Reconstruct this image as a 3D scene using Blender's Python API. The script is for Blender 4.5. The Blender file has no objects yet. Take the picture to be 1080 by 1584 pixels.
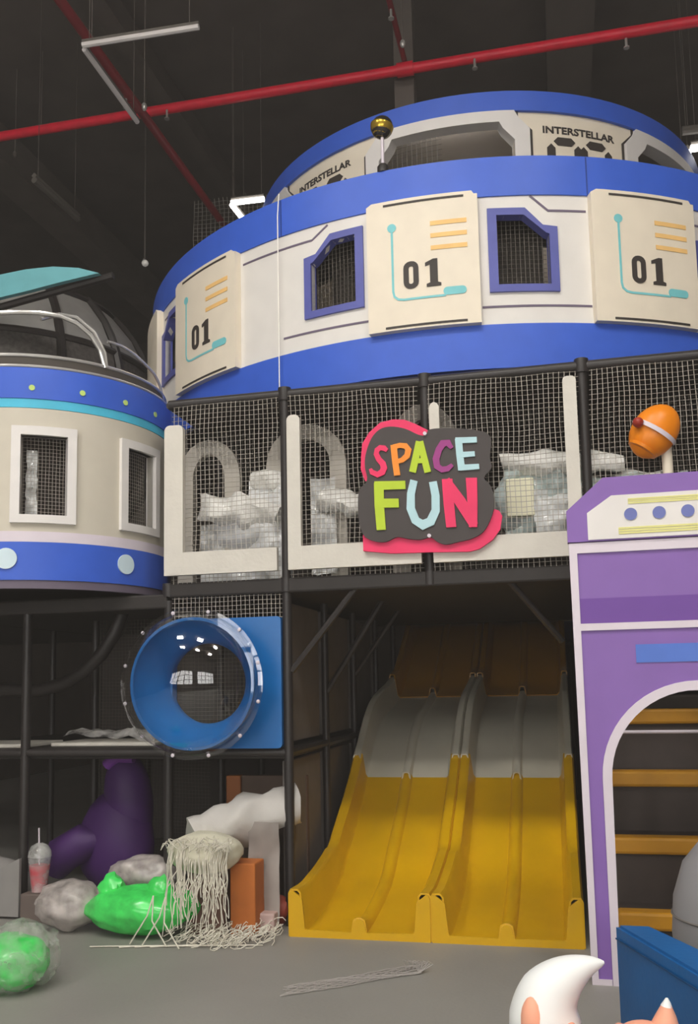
import bpy, bmesh, math, random
from mathutils import Vector, Matrix, noise
from mathutils.geometry import tessellate_polygon
R = math.radians
S = bpy.context.scene
COL = S.collection
random.seed(7)

# ------------------------------------------------------------------ camera
cd = bpy.data.cameras.new('camera'); cam = bpy.data.objects.new('camera', cd); COL.objects.link(cam)
S.camera = cam
cd.sensor_fit = 'VERTICAL'; cd.sensor_height = 24.0; cd.lens = 1400 / 1584 * 24.0
cd.shift_y = 108 / 1584; cd.clip_start = 0.05
YAW, PIT, ROLL = R(13), math.atan(160 / 1400), R(-1.15)
cam.matrix_world = Matrix.Translation((0, 0, 1.67)) @ Matrix.Rotation(YAW, 4, 'Z') @ Matrix.Rotation(R(90) + PIT, 4, 'X') @ Matrix.Rotation(ROLL, 4, 'Z')

# ------------------------------------------------------------------ view and world
S.view_settings.view_transform = 'Standard'; S.view_settings.look = 'None'
S.view_settings.gamma = 1; S.view_settings.use_curve_mapping = False
S.view_settings.exposure = 0.0
W_ = bpy.data.worlds.new('hall_air'); S.world = W_; W_.use_nodes = True
W_.node_tree.nodes['Background'].inputs[0].default_value = (0.9, 0.85, 0.8, 1)
W_.node_tree.nodes['Background'].inputs[1].default_value = 0.05
# thin haze filling the hall, added to lift the blacks
_v = W_.node_tree.nodes.new('ShaderNodeVolumeScatter')
_v.inputs['Color'].default_value = (1, .93, .86, 1); _v.inputs['Density'].default_value = .0048; _v.inputs['Anisotropy'].default_value = 0
W_.node_tree.links.new(_v.outputs[0], W_.node_tree.nodes['World Output'].inputs['Volume'])
WINDOW_LIGHT = 7.0      # daylight through the entrance windows behind the viewer
PANEL_LIGHT = 58.0       # ceiling panels over the entrance hall
TUBE_LIGHT = 9.0

# ------------------------------------------------------------------ materials
def srgb(h):
    if isinstance(h, str):
        h = tuple(int(h[i:i + 2], 16) / 255 for i in (0, 2, 4))
    return tuple(c / 12.92 if c <= .04045 else ((c + .055) / 1.055) ** 2.4 for c in h)
MATS = {}
def M(name, col, rough=.6, var=.06, scale=6, bump=0, metal=0, emit=0, spec=.4, bscale=None, alpha=None):
    if name in MATS: return MATS[name]
    m = bpy.data.materials.new(name); m.use_nodes = True; nt = m.node_tree; b = nt.nodes['Principled BSDF']
    c = srgb(col) if isinstance(col, str) else col
    n = nt.nodes.new('ShaderNodeTexNoise'); n.inputs['Scale'].default_value = scale; n.inputs['Detail'].default_value = 3
    tc = nt.nodes.new('ShaderNodeTexCoord'); nt.links.new(tc.outputs['Object'], n.inputs['Vector'])
    r = nt.nodes.new('ShaderNodeValToRGB'); nt.links.new(n.outputs['Fac'], r.inputs['Fac'])
    r.color_ramp.elements[0].position = .3; r.color_ramp.elements[1].position = .7
    r.color_ramp.elements[0].color = tuple(x * (1 - var) for x in c) + (1,)
    r.color_ramp.elements[1].color = tuple(min(1, x * (1 + var)) for x in c) + (1,)
    nt.links.new(r.outputs['Color'], b.inputs['Base Color'])
    b.inputs['Roughness'].default_value = rough; b.inputs['Metallic'].default_value = metal
    b.inputs['Specular IOR Level'].default_value = spec
    if emit:
        b.inputs['Emission Color'].default_value = c + (1,); b.inputs['Emission Strength'].default_value = emit
    if alpha is not None: b.inputs['Alpha'].default_value = alpha
    if bump:
        n2 = nt.nodes.new('ShaderNodeTexNoise'); n2.inputs['Scale'].default_value = bscale or scale * 6
        nt.links.new(tc.outputs['Object'], n2.inputs['Vector'])
        bp = nt.nodes.new('ShaderNodeBump'); bp.inputs['Strength'].default_value = bump; bp.inputs['Distance'].default_value = .02
        nt.links.new(n2.outputs['Fac'], bp.inputs['Height']); nt.links.new(bp.outputs['Normal'], b.inputs['Normal'])
    MATS[name] = m; return m
def Mclear(name, tint=(1, 1, 1), mixfac=.82, rough=.02):
    m = bpy.data.materials.new(name); m.use_nodes = True; nt = m.node_tree; nt.nodes.clear()
    o = nt.nodes.new('ShaderNodeOutputMaterial'); t = nt.nodes.new('ShaderNodeBsdfTransparent'); g = nt.nodes.new('ShaderNodeBsdfGlossy')
    t.inputs[0].default_value = tint + (1,); g.inputs['Roughness'].default_value = rough
    f = nt.nodes.new('ShaderNodeLayerWeight'); f.inputs[0].default_value = .5
    pw_ = nt.nodes.new('ShaderNodeMath'); pw_.operation = 'POWER'; pw_.inputs[1].default_value = 4.5; nt.links.new(f.outputs['Facing'], pw_.inputs[0])
    a = nt.nodes.new('ShaderNodeMath'); a.operation = 'MULTIPLY_ADD'; a.inputs[1].default_value = .65; a.inputs[2].default_value = .085
    nt.links.new(pw_.outputs[0], a.inputs[0])
    x = nt.nodes.new('ShaderNodeMixShader'); nt.links.new(a.outputs[0], x.inputs[0]); nt.links.new(t.outputs[0], x.inputs[1]); nt.links.new(g.outputs[0], x.inputs[2])
    nt.links.new(x.outputs[0], o.inputs[0]); return m
def Mfilm(name, col, trans=.5, rough=.25):
    """thin cloudy plastic film: part see-through, part shiny"""
    m = bpy.data.materials.new(name); m.use_nodes = True; nt = m.node_tree; b = nt.nodes['Principled BSDF']; o = nt.nodes['Material Output']
    b.inputs['Base Color'].default_value = srgb(col) + (1,); b.inputs['Roughness'].default_value = rough; b.inputs['Specular IOR Level'].default_value = .8
    t = nt.nodes.new('ShaderNodeBsdfTransparent'); x = nt.nodes.new('ShaderNodeMixShader')
    tc = nt.nodes.new('ShaderNodeTexCoord'); n = nt.nodes.new('ShaderNodeTexNoise'); n.inputs['Scale'].default_value = 9; n.inputs['Detail'].default_value = 5
    nt.links.new(tc.outputs['Object'], n.inputs['Vector'])
    mr = nt.nodes.new('ShaderNodeMapRange'); mr.inputs['From Min'].default_value = .35; mr.inputs['From Max'].default_value = .65
    mr.inputs['To Min'].default_value = max(0, 1 - trans - .25); mr.inputs['To Max'].default_value = min(1, 1 - trans + .25)
    nt.links.new(n.outputs['Fac'], mr.inputs['Value']); nt.links.new(mr.outputs[0], x.inputs[0])
    nt.links.new(t.outputs[0], x.inputs[1]); nt.links.new(b.outputs[0], x.inputs[2]); nt.links.new(x.outputs[0], o.inputs[0])
    return m

blue = M('drum_blue', '3A63CF', .45, .04)
white = M('panel_white', 'E4E0DA', .5, .03)
cream = M('board_cream', 'EBE0CC', .5, .03)
towerc = M('tower_beige', 'CDC6B6', .6, .03)
cyan = M('cyan_line', '4FC0E0', .5)
teal = M('teal_print', '7CCBD0', .5)
orangep = M('pale_orange_print', 'F4C77E', .6)
ink = M('dark_print', '3A3430', .6)
plum = M('plum_line', '6B5F73', .6)
winblue = M('window_blue', '585EA8', .5)
black = M('black_steel', '2A2625', .45, .1, spec=.5)
padblack = M('black_padding', '2B2725', .6, .1)
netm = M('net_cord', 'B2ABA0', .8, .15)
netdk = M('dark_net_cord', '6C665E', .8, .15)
padwhite = M('white_padding', 'D6D1C6', .55, .05, bump=.1)
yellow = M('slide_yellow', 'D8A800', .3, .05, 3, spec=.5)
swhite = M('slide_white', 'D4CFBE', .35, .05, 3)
yellow_shaded = M('slide_yellow_shaded', 'AE7A12', .35, .05, 3)  # slide yellow with the shade under the deck put into its colour
purple = M('gate_purple', '8764AE', .5, .03)
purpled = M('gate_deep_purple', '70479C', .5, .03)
gwhite = M('gate_white', 'DDD3DC', .5, .03)
gcream = M('gate_cream', 'E4E0DC', .5, .03)
pyel = M('pale_yellow_print', 'E2DE90', .6)
pblue = M('porthole_blue', '6C76B4', .5)
gblue = M('gate_blue_print', '5478CE', .5)
black_sign = M('sign_charcoal', '46403F', .6)
pink = M('sign_pink', 'EE3166', .5)
bubblue = M('molded_blue', '0466AE', .3, .05, spec=.4)
padblue = M('padded_blue', '0C5E9E', .45, .05, bump=.05)
redp = M('pipe_red', 'F0163C', .35, .08)
hall = M('hall_dark', '5E5650', .9, .12, 1.5)
hall2 = M('duct_dark', '6A625C', .8, .1, 2)
steel = M('rail_steel', 'D8D6D2', .25, .03, metal=.6)
greyp = M('grey_padding', '706B66', .7, .06)
darkgrey = M('dark_grey_padding', '504A47', .8, .08)
plas = Mfilm('wrap_film', 'E8EDEE', .3, .12)
clearm = Mclear('clear_plastic')

# ------------------------------------------------------------------ object helpers
ORG = {}
def thing(name, label, cat, loc, group=None):
    o = bpy.data.objects.new(name, None); COL.objects.link(o); o.empty_display_size = .1
    o.location = loc; o['label'] = label; o['category'] = cat; ORG[o] = Vector(loc)
    if group: o['group'] = group
    return o
def obj(name, bm, mat, parent=None, smooth=False, org=None, label=None):
    me = bpy.data.meshes.new(name)
    bmesh.ops.recalc_face_normals(bm, faces=bm.faces[:]) if bm.faces else None
    bm.to_mesh(me); bm.free()
    o = bpy.data.objects.new(name, me); COL.objects.link(o)
    for m in (mat if isinstance(mat, (list, tuple)) else [mat]): me.materials.append(m)
    if parent is not None:
        g = ORG[parent]; o.parent = parent
    else:
        if org is None:
            xs = [v.co for v in me.vertices]
            g = Vector(((min(v.x for v in xs) + max(v.x for v in xs)) / 2, (min(v.y for v in xs) + max(v.y for v in xs)) / 2, min(v.z for v in xs)))
        else: g = Vector(org)
        o.location = g
    ORG[o] = g
    me.transform(Matrix.Translation(-g))
    if smooth:
        for p in me.polygons: p.use_smooth = True
        try: me.set_sharp_from_angle(angle=R(40))
        except Exception: pass
    if label: o['label'] = label
    return o
def tag(o, label, cat, group=None, kind=None):
    o['label'] = label; o['category'] = cat
    if group: o['group'] = group
    if kind: o['kind'] = kind
    return o
def struct(name, bm, mat, parent=None):
    o = obj(name, bm, mat, parent)
    if parent is None: o['kind'] = 'structure'
    return o
def dup(root, delta, label=None, group=None):
    def cp(o, par):
        c = o.copy(); COL.objects.link(c)
        if par is not None: c.parent = par
        for ch in list(o.children): cp(ch, c)
        return c
    c = cp(root, None); c.location = root.location + Vector(delta); ORG[c] = Vector(c.location)
    if label: c['label'] = label
    if group: c['group'] = group
    return c

def B(): return bmesh.new()
def box(bm, x0, x1, y0, y1, z0, z1, bev=0):
    r = bmesh.ops.create_cube(bm, size=1)['verts']
    for v in r: v.co = Vector(((x0 + x1) / 2 + v.co.x * (x1 - x0), (y0 + y1) / 2 + v.co.y * (y1 - y0), (z0 + z1) / 2 + v.co.z * (z1 - z0)))
    if bev:
        es = list({e for v in r for e in v.link_edges})
        bmesh.ops.bevel(bm, geom=es, offset=bev, segments=2, affect='EDGES', profile=.5)
    return bm
def tube(bm, pts, r, n=8, closed=False, cap=True):
    pts = [Vector(p) for p in pts]; N = len(pts); rings = []
    rr = r if isinstance(r, (list, tuple)) else [r] * N
    up = None
    for i, p in enumerate(pts):
        a = pts[i - 1] if (i or closed) else p; b = pts[(i + 1) % N] if (i < N - 1 or closed) else p
        t = (b - a).normalized()
        if up is None:
            up = Vector((0, 0, 1)) if abs(t.z) < .9 else Vector((1, 0, 0))
        s = t.cross(up)
        if s.length < 1e-5: s = t.cross(Vector((0, 1, 0)))
        s.normalize(); up = s.cross(t).normalized()
        rings.append([bm.verts.new(p + (s * math.cos(2 * math.pi * k / n) + up * math.sin(2 * math.pi * k / n)) * rr[i]) for k in range(n)])
    for i in range(N if closed else N - 1):
        A, Bq = rings[i], rings[(i + 1) % N]
        for k in range(n): bm.faces.new((A[k], A[(k + 1) % n], Bq[(k + 1) % n], Bq[k]))
    if cap and not closed and n > 2:
        bm.faces.new(rings[0][::-1]); bm.faces.new(rings[-1])
    return bm
def bar(bm, a, b, r, n=8): return tube(bm, [a, b], r, n)
def lathe(bm, prof, c, axis='Z', n=32, M4=None):
    """prof: list of (radius, height)"""
    rings = []
    for (r, h) in prof:
        ring = []
        for k in range(n):
            t = 2 * math.pi * k / n
            v = Vector((r * math.cos(t), r * math.sin(t), h))
            if M4 is not None: v = M4 @ v
            ring.append(bm.verts.new(v + Vector(c)))
        rings.append(ring)
    for i in range(len(rings) - 1):
        for k in range(n): bm.faces.new((rings[i][k], rings[i][(k + 1) % n], rings[i + 1][(k + 1) % n], rings[i + 1][k]))
    return bm
def ball(bm, c, r, sub=3, sc=(1, 1, 1), amp=0, fr=3, seed=0):
    vs = bmesh.ops.create_icosphere(bm, subdivisions=sub, radius=1)['verts']
    for v in vs:
        d = v.co.normalized(); k = 1
        if amp: k += amp * noise.fractal(d * fr + Vector((seed, seed * 2.1, 0)), 1.0, 2.0, 4)
        v.co = Vector(c) + Vector((d.x * sc[0], d.y * sc[1], d.z * sc[2])) * r * k
    return bm
def flat(polys, step=None, axis_offset=0):
    """polys: [outer, hole, ...] in (x, z); returns bmesh of the flat face cut every step in x"""
    bm = bmesh.new()
    pl = [[Vector((p[0], p[1], 0)) for p in q] for q in polys]
    vs = [bm.verts.new(v) for q in pl for v in q]
    for t in tessellate_polygon(pl):
        try: bm.faces.new([vs[i] for i in t])
        except ValueError: pass
    if step:
        x0 = min(v.co.x for v in vs); x1 = max(v.co.x for v in vs); k = math.floor(x0 / step) + 1
        while k * step < x1 - 1e-5:
            bmesh.ops.bisect_plane(bm, geom=bm.verts[:] + bm.edges[:] + bm.faces[:], dist=1e-6, plane_co=(k * step, 0, 0), plane_no=(1, 0, 0)); k += 1
    return bm
def thick(bm, f, h0, h1):
    """bm flat in (x, z)->(co.x, co.y); extrude from depth h0 to h1 and map by f(x, z, h)"""
    base = bm.verts[:]
    r = bmesh.ops.extrude_face_region(bm, geom=bm.faces[:])
    new = {v for v in r['geom'] if isinstance(v, bmesh.types.BMVert)}
    for v in bm.verts:
        h = h1 if v in new else h0
        v.co = Vector(f(v.co.x, v.co.y, h))
    return bm
def plate(polys, f, h0, h1, step=None): return thick(flat(polys, step), f, h0, h1)
def merge(bms):
    out = bmesh.new()
    for b in bms:
        me = bpy.data.meshes.new('tmp'); b.to_mesh(me); b.free(); out.from_mesh(me); bpy.data.meshes.remove(me)
    return out
def rect(x0, x1, z0, z1): return [(x0, z0), (x1, z0), (x1, z1), (x0, z1)]
def circ(cx, cz, r, n=24, rz=None): return [(cx + r * math.cos(2 * math.pi * k / n), cz + (rz or r) * math.sin(2 * math.pi * k / n)) for k in range(n)]
def stroke(pts, w, cap=True):
    """polygon outline of a thick polyline"""
    P = [Vector(p) for p in pts]; ww = w if isinstance(w, (list, tuple)) else [w] * len(P); Lf, Rt = [], []
    for i, p in enumerate(P):
        a = P[max(i - 1, 0)]; b = P[min(i + 1, len(P) - 1)]; t = (b - a).normalized(); n = Vector((-t.y, t.x))
        k = 1.0
        if 0 < i < len(P) - 1:
            t1 = (p - P[i - 1]).normalized(); k = 1 / max(.5, Vector((-t1.y, t1.x)).dot(n))
        Lf.append(tuple(p + n * ww[i] / 2 * k)); Rt.append(tuple(p - n * ww[i] / 2 * k))
    return Lf + Rt[::-1]
def rrect(x0, x1, z0, z1, r, n=4):
    o = []
    for cx, cz, a0 in ((x1 - r, z1 - r, 0), (x0 + r, z1 - r, 90), (x0 + r, z0 + r, 180), (x1 - r, z0 + r, 270)):
        for k in range(n + 1):
            a = R(a0 + 90 * k / n); o.append((cx + r * math.cos(a), cz + r * math.sin(a)))
    return o
def YP(Y): return lambda x, z, h: (x, Y - h, z)
def net(f, u0, u1, v0, v1, pitch=.042, r=.0021, seg=.2, amp=.006):
    """grid of cords on the surface f(u, v)"""
    bm = bmesh.new()
    def line(p, q):
        L = math.hypot(q[0] - p[0], q[1] - p[1]); n = max(1, round(L / seg)); pts = []
        for k in range(n + 1):
            t = k / n; u = p[0] + (q[0] - p[0]) * t; v = p[1] + (q[1] - p[1]) * t
            w = Vector(f(u, v)); w += Vector((noise.noise(w * 3.1), noise.noise(w * 2.7 + Vector((9, 0, 0))), noise.noise(w * 3.3 + Vector((0, 7, 0))))) * amp * 2
            pts.append(w)
        tube(bm, pts, r, 3, cap=False)
    k = math.ceil(u0 / pitch)
    while k * pitch <= u1: line((k * pitch, v0), (k * pitch, v1)); k += 1
    k = math.ceil(v0 / pitch)
    while k * pitch <= v1: line((u0, k * pitch), (u1, k * pitch)); k += 1
    return bm
def text_bm(s, size, width=1.0, bold=0, step=None):
    c = bpy.data.curves.new('t', 'FONT'); c.body = s; c.size = size; c.align_x = 'CENTER'; c.align_y = 'CENTER'; c.offset = bold
    c.resolution_u = 3
    o = bpy.data.objects.new('t', c); COL.objects.link(o)
    dg = bpy.context.evaluated_depsgraph_get(); me = bpy.data.meshes.new_from_object(o.evaluated_get(dg))
    bm = bmesh.new(); bm.from_mesh(me); bpy.data.objects.remove(o); bpy.data.curves.remove(c); bpy.data.meshes.remove(me)
    for v in bm.verts: v.co.x *= width
    bmesh.ops.remove_doubles(bm, verts=bm.verts[:], dist=1e-5)
    return bm

# ================================================================== THE HALL
HX0, HX1, HY0, HY1, HZ = -10.5, 6.5, -7.0, 19.0, 9.8
def Mfloor():
    m = M('floor_grey', '8E8C86', .55, .07, 1.3, bump=.08, bscale=40); return m
struct('floor', box(B(), HX0, HX1, HY0, HY1, -.2, 0), Mfloor())
struct('ceiling', box(B(), HX0, HX1, HY0, HY1, HZ, HZ + .2), hall)
struct('wall_back', box(B(), HX0, HX1, HY1, HY1 + .2, 0, HZ), hall)
struct('wall_left', box(B(), HX0 - .2, HX0, HY0, HY1, 0, HZ), hall)
struct('wall_right', box(B(), HX1, HX1 + .2, HY0, HY1, 0, HZ), hall)
# entrance wall behind the viewer: two glazed bays
wins = [(-7.5, -2.5), (-1.2, 4.6)]
WZ0, WZ1 = 1.5, 4.5
struct('wall_front', plate([rect(HX0, HX1, 0, HZ)] + [rect(a, b, WZ0, WZ1) for a, b in wins], YP(HY0), 0, .2), hall)
winm = bpy.data.materials.new('window_daylight'); winm.use_nodes = True
nt = winm.node_tree; bb = nt.nodes['Principled BSDF']; bb.inputs['Base Color'].default_value = (.8, .85, .9, 1)
gz = nt.nodes.new('ShaderNodeTexCoord'); nz = nt.nodes.new('ShaderNodeTexNoise'); nz.inputs['Scale'].default_value = .6
nt.links.new(gz.outputs['Object'], nz.inputs['Vector'])
mr = nt.nodes.new('ShaderNodeMapRange'); mr.inputs['To Min'].default_value = WINDOW_LIGHT * .8; mr.inputs['To Max'].default_value = WINDOW_LIGHT * 1.2
nt.links.new(nz.outputs['Fac'], mr.inputs['Value']); nt.links.new(mr.outputs[0], bb.inputs['Emission Strength'])
bb.inputs['Emission Color'].default_value = (1, .97, .93, 1)
for i, (a, b) in enumerate(wins):
    w = struct('window_%d' % (i + 1), box(B(), a, b, HY0 - .12, HY0 - .1, WZ0, WZ1), winm)
    bm = B(); n = 5
    for k in range(n + 1):
        x = a + (b - a) * k / n; box(bm, x - .07, x + .07, HY0 - .1, HY0 - .02, WZ0, WZ1)
    for z in (WZ0, 2.5, 3.5, WZ1): box(bm, a, b, HY0 - .1, HY0 - .03, z - .06, z + .06)
    obj('window_frame', bm, black, w)

# roof beams and ducts
for j, (x, w, h, z, lab) in enumerate(((-7.4, .5, .5, 9.2, 'wide dark duct running to the back at the far left of the ceiling'),
                           (-4.75, .22, .3, 9.5, 'dark roof beam running to the back above the hanging V of tubes'),
                           (.45, .55, .3, 9.5, 'dark roof beam running to the back above the upper blue ring'))):
    tag(obj('roof_beam', box(B(), x - w / 2, x + w / 2, 2, 18.8, z - h / 2, z + h / 2), hall2 if j != 1 else hall), lab, 'beam')
# sprinkler pipes
def pipe(pts, r, lab, heads=(), fl=(), mat=redp):
    t = thing('sprinkler_pipe', lab, 'pipe', pts[0])
    obj('pipe_run', tube(B(), pts, r, 12), mat, t, True)
    for p in fl:
        a = Vector(pts[0]); d = (Vector(pts[-1]) - a).normalized(); p = Vector(p)
        obj('coupling', tube(B(), [p - d * .09, p + d * .09], r * 1.35, 12), mat, t, True)
    for p in heads:
        bm = B(); bar(bm, p, (p[0], p[1], p[2] - .1), .014); lathe(bm, [(0, 0), (.03, 0), (.03, -.012), (0, -.012)], (p[0], p[1], p[2] - .1), n=12)
        obj('sprinkler_head', bm, steel, t)
    return t
pipe([(-9.5, 8.97, 8.3), (5.5, 9.14, 8.3)], .055, 'long bright red sprinkler pipe crossing the whole ceiling from left to right',
     heads=[(-4.1, 8.98, 8.25), (-.6, 9.02, 8.25), (.95, 9.1, 8.25)], fl=[(-1.35, 9.06, 8.3)])
pipe([(-4.24, 4.5, 8.05), (-4.3, 16, 8.05)], .05, 'dark red sprinkler pipe running to the back past the hanging V of tubes', heads=[(-4.29, 8.35, 8.0)], fl=[(-4.29, 8.5, 8.05)],
     mat=M('pipe_dull_red', '8E1226', .5, .1))
pipe([(-1.36, 4.5, 8.42), (-1.36, 9.3, 8.42)], .03, 'thin dull red branch pipe meeting the long red pipe above the ball lamp', heads=[(-1.36, 8.27, 8.4)], mat=M('pipe_dull_red', '8E1226', .5, .1))
tag(obj('duct_drop', box(B(), -1.5, -1.28, 9.2, 9.4, 7.9, 9.8, .01), hall2), 'short dark square duct hanging behind the red pipe above the ball lamp', 'duct')
# linear lights
litm = M('lit_tube', (1, .97, .92), .4, 0, emit=TUBE_LIGHT)
offm = M('unlit_tube_glow', 'D5CFCC', .4, .02, emit=.06)  # slight emission lifts the brightness of the switched-off diffusers
offm2 = M('unlit_tube_dim', '6A655F', .5, .02)
def tubelamp(a, b, lab, m, w=.035, hang=True):
    a = Vector(a); b = Vector(b); t = thing('tube_light', lab, 'ceiling light', a)
    obj('housing', tube(B(), [a + Vector((0, 0, w * .9)), b + Vector((0, 0, w * .9))], w * .6, 4), offm2, t)
    obj('diffuser', tube(B(), [a, b], w / 1.6, 8), m, t)
    bm = B()
    for k in (.08, .92):
        p = a.lerp(b, k); bar(bm, p + Vector((0, 0, w)), (p.x, p.y, HZ), .0035, 4)
    obj('hanging_wire', bm, hall2, t)
tubelamp((-3.98, 6.9, 7.5), (-2.87, 6.95, 7.5), 'unlit white tube light, nearly level arm of the hanging V at top left', offm, .04)
tubelamp((-3.99, 6.95, 7.5), (-4.01, 8.06, 7.5), 'unlit white tube light, steep arm of the hanging V at top left', offm, .04)
tubelamp((-5.63, 8.74, 7.5), (-5.6, 9.66, 7.5), 'dim unlit tube light hanging alone in the dark at far left', offm2, .06)
tubelamp((-3.63, 9.8, 7.5), (-3.22, 9.82, 7.5), 'short lit tube light, level arm of the glowing V left of the upper blue ring', litm, .05)
tubelamp((-3.64, 9.84, 7.5), (-3.62, 10.25, 7.5), 'short lit tube light, steep arm of the glowing V left of the upper blue ring', litm, .05)
tubelamp((1.53, 9.72, 7.5), (2.3, 9.78, 7.5), 'unlit tube light at the right edge above the lit one', offm2, .05)
tubelamp((1.62, 9.8, 7.35), (2.3, 9.84, 7.35), 'bright lit tube light at the right edge beside the upper blue ring', litm, .06)
tubelamp((1.6, 9.86, 7.35), (1.6, 10.3, 7.3), 'bright short lit tube light at the right edge, pointing to the back', litm, .06)
# big panels over the entrance hall, behind and above the viewer
panm = M('panel_light', (1, .96, .9), .5, 0, emit=PANEL_LIGHT)
for x in (-5, -1.2, 2.6):
    for y in (-3.5, 1.0):
        t = thing('panel_light', 'square lit panel hung over the entrance hall, outside the photo', 'ceiling light', (x, y, 9.3), 'panel lights over the entrance')
        obj('diffuser', box(B(), x - .55, x + .55, y - .55, y + .55, 9.3, 9.32), panm, t)
        fm = plate([rect(x - .6, x + .6, y - .6, y + .6), rect(x - .55, x + .55, y - .55, y + .55)], lambda a, b, h: (a, b, 9.29 + h), 0, .06)
        for q in ((-.5, -.5), (.5, .5)): bar(fm, (x + q[0], y + q[1], 9.33), (x + q[0], y + q[1], HZ), .005, 4)
        obj('panel_frame', fm, offm2, t)
# hanging hooks, wires, small lamps
def drop(x, y, z, n, lab, ballr=0, cat='hanging wire', m=steel):
    t = thing(n, lab, cat, (x, y, z))
    obj('wire', bar(B(), (x, y, z), (x, y, HZ), .006, 5), hall2 if ballr == 0 else M('grey_wire', '5A5550', .6), t)
    obj('bulb' if ballr else 'end_fitting', ball(B(), (x, y, z), ballr or .03, 2, (1, 1, 1.6 if not ballr else 1)), m, t, True)
drop(-4.0, 8.2, 7.76, 'hanging_wire', 'grey hanging wire crossing behind the level arm of the V of tubes', m=steel)
drop(-5.4, 11.1, 7.6, 'hanging_wire', 'thin wire hanging below the red pipe, left of the net corner', m=steel)
drop(-5.05, 10.4, 7.2, 'hanging_lamp', 'small round white lamp hanging left of the net corner', .045, 'lamp', m=M('small_lamp', 'D8D4CC', .4, emit=.2))
drop(-6.6, 9.8, 8.6, 'hanging_wire', 'hook and wire hanging nearest the left edge', m=hall2)
drop(-6.1, 9.6, 8.75, 'hanging_wire', 'hook and wire hanging second from the left edge', m=hall2)
drop(-1.27, 8.4, 8.1, 'hanging_wire', 'thin wire hanging beside the thin branch pipe at the top centre', m=steel)

# ================================================================== CLIMBING FRAME
XS = [-5.12, -4.05, -2.86, -1.93, -.87, .235, 1.3, 2.37]
YS = [6.33, 7.4, 8.47, 9.54, 10.61]
Z1, Z2, Z3 = 1.2, 2.41, 3.85
fr = thing('climbing_frame', 'black steel tube climbing frame of three storeys carrying decks and nets', 'climbing frame', (-1.4, 6.33, 0))
def post(x, y, z0, z1): obj('post', bar(B(), (x, y, z0), (x, y, z1), .032 if y > 7 else .036, 12), black, fr, True)
for x in XS:
    for j, y in enumerate(YS):
        lo = 0
        if x in (-.87, 1.3): lo = Z2
        if x == .235 and j > 0: lo = 0
        hi = 2.33 if x < -3 or (x < -2.8 and j == 0) else Z3
        post(x, y, lo, hi)
for z in (Z1, Z2, Z3):
    for y in YS:
        if z == Z1:
            obj('beam', bar(B(), (XS[0], y, z), (-1.93, y, z), .03, 10), black, fr, True)
            obj('beam', bar(B(), (.235, y, z), (XS[-1], y, z), .03, 10), black, fr, True) if y > 9 else None
        else:
            obj('beam', bar(B(), (XS[2], y, z), (XS[-1], y, z), .033 if z == Z2 else .038, 10), black, fr, True)
            if z == Z2: obj('beam', bar(B(), (XS[0], y, 2.33), (XS[2], y, 2.33), .033, 10), black, fr, True)
    for x in XS:
        if (z == Z1 and x > -1.9) or (z == Z3 and x < -3): continue
        if z == Z2 and x < -3: obj('beam', bar(B(), (x, YS[0], 2.33), (x, YS[-1], 2.33), .03, 8), black, fr, True); continue
        obj('beam', bar(B(), (x, YS[0], z), (x, YS[-1], z), .03, 8), black, fr, True)
# joints
for x in XS[2:7]:
    for z in ((Z2, Z3) if x > -2 else (Z2,)):
        obj('joint', lathe(B(), [(.0, -.05), (.05, -.05), (.052, 0), (.05, .05), (0, .05)], (x, YS[0], z), n=12), black, fr, True)
# decks
for (a, b, z) in ((XS[0], -1.93, Z1), (XS[0], XS[2], 2.34), (XS[2], XS[-1], Z2), (XS[2], XS[-1], Z3)):
    obj('deck', box(B(), a + .03, b - .03, YS[0] + .05, YS[-1], z - .05, z + .03, .01), padblack, fr)
obj('deck', box(B(), -7.6, XS[0] + .02, YS[0] + .6, YS[-1], 2.29, 2.37, .01), padblack, fr)
for y in (7.2, 10.4): obj('post', bar(B(), (-7.4, y, 0), (-7.4, y, 2.29), .032, 12), black, fr, True)
obj('deck_edge_padding', box(B(), XS[0], XS[2], YS[0] - .04, YS[0] + .035, 2.27, 2.38, .015), padblack, fr)
obj('deck_edge_padding', box(B(), XS[2], XS[-1], YS[0] - .04, YS[0] + .035, Z2 - .06, Z2 + .05, .015), padblack, fr)
for (a, b) in (((-1.9, 6.33, 1.78), (-1.4, 6.33, Z2 - .03)), ((-.33, 6.33, Z2 - .03), (0.02, 6.6, 1.95)), ((-1.93, 7.4, 1.6), (-1.4, 7.4, Z2)), ((-1.93, 8.47, 1.75), (-1.45, 8.47, Z2))):
    obj('brace', bar(B(), a, b, .024, 8), black, fr, True)
# padded back walls of the frame, grey-brown
for (x0, x1, z0, z1, y) in ((XS[0], -1.95, .0, Z2, 9.5), (-1.95, .2, 0, Z2, 13.2), (XS[2], XS[-1], Z2, Z3, 10.5)):
    obj('back_pad', box(B(), x0, x1, y, y + .04, z0 + .03, z1 - .05, .01), darkgrey, fr)
for (y0, y1, z0, z1) in ((6.45, 7.35, .05, 1.13), (7.45, 8.42, .05, 1.13), (8.52, 9.48, .05, 1.13), (6.5, 7.35, 1.26, 2.3), (7.45, 8.42, 1.26, 2.3), (8.52, 9.48, 1.26, 2.3)):
    obj('side_pad', box(B(), -2.02, -1.97, y0, y1, z0, z1, .01), M('side_pad_grey', '6E6864', .75, .08), fr)
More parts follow.
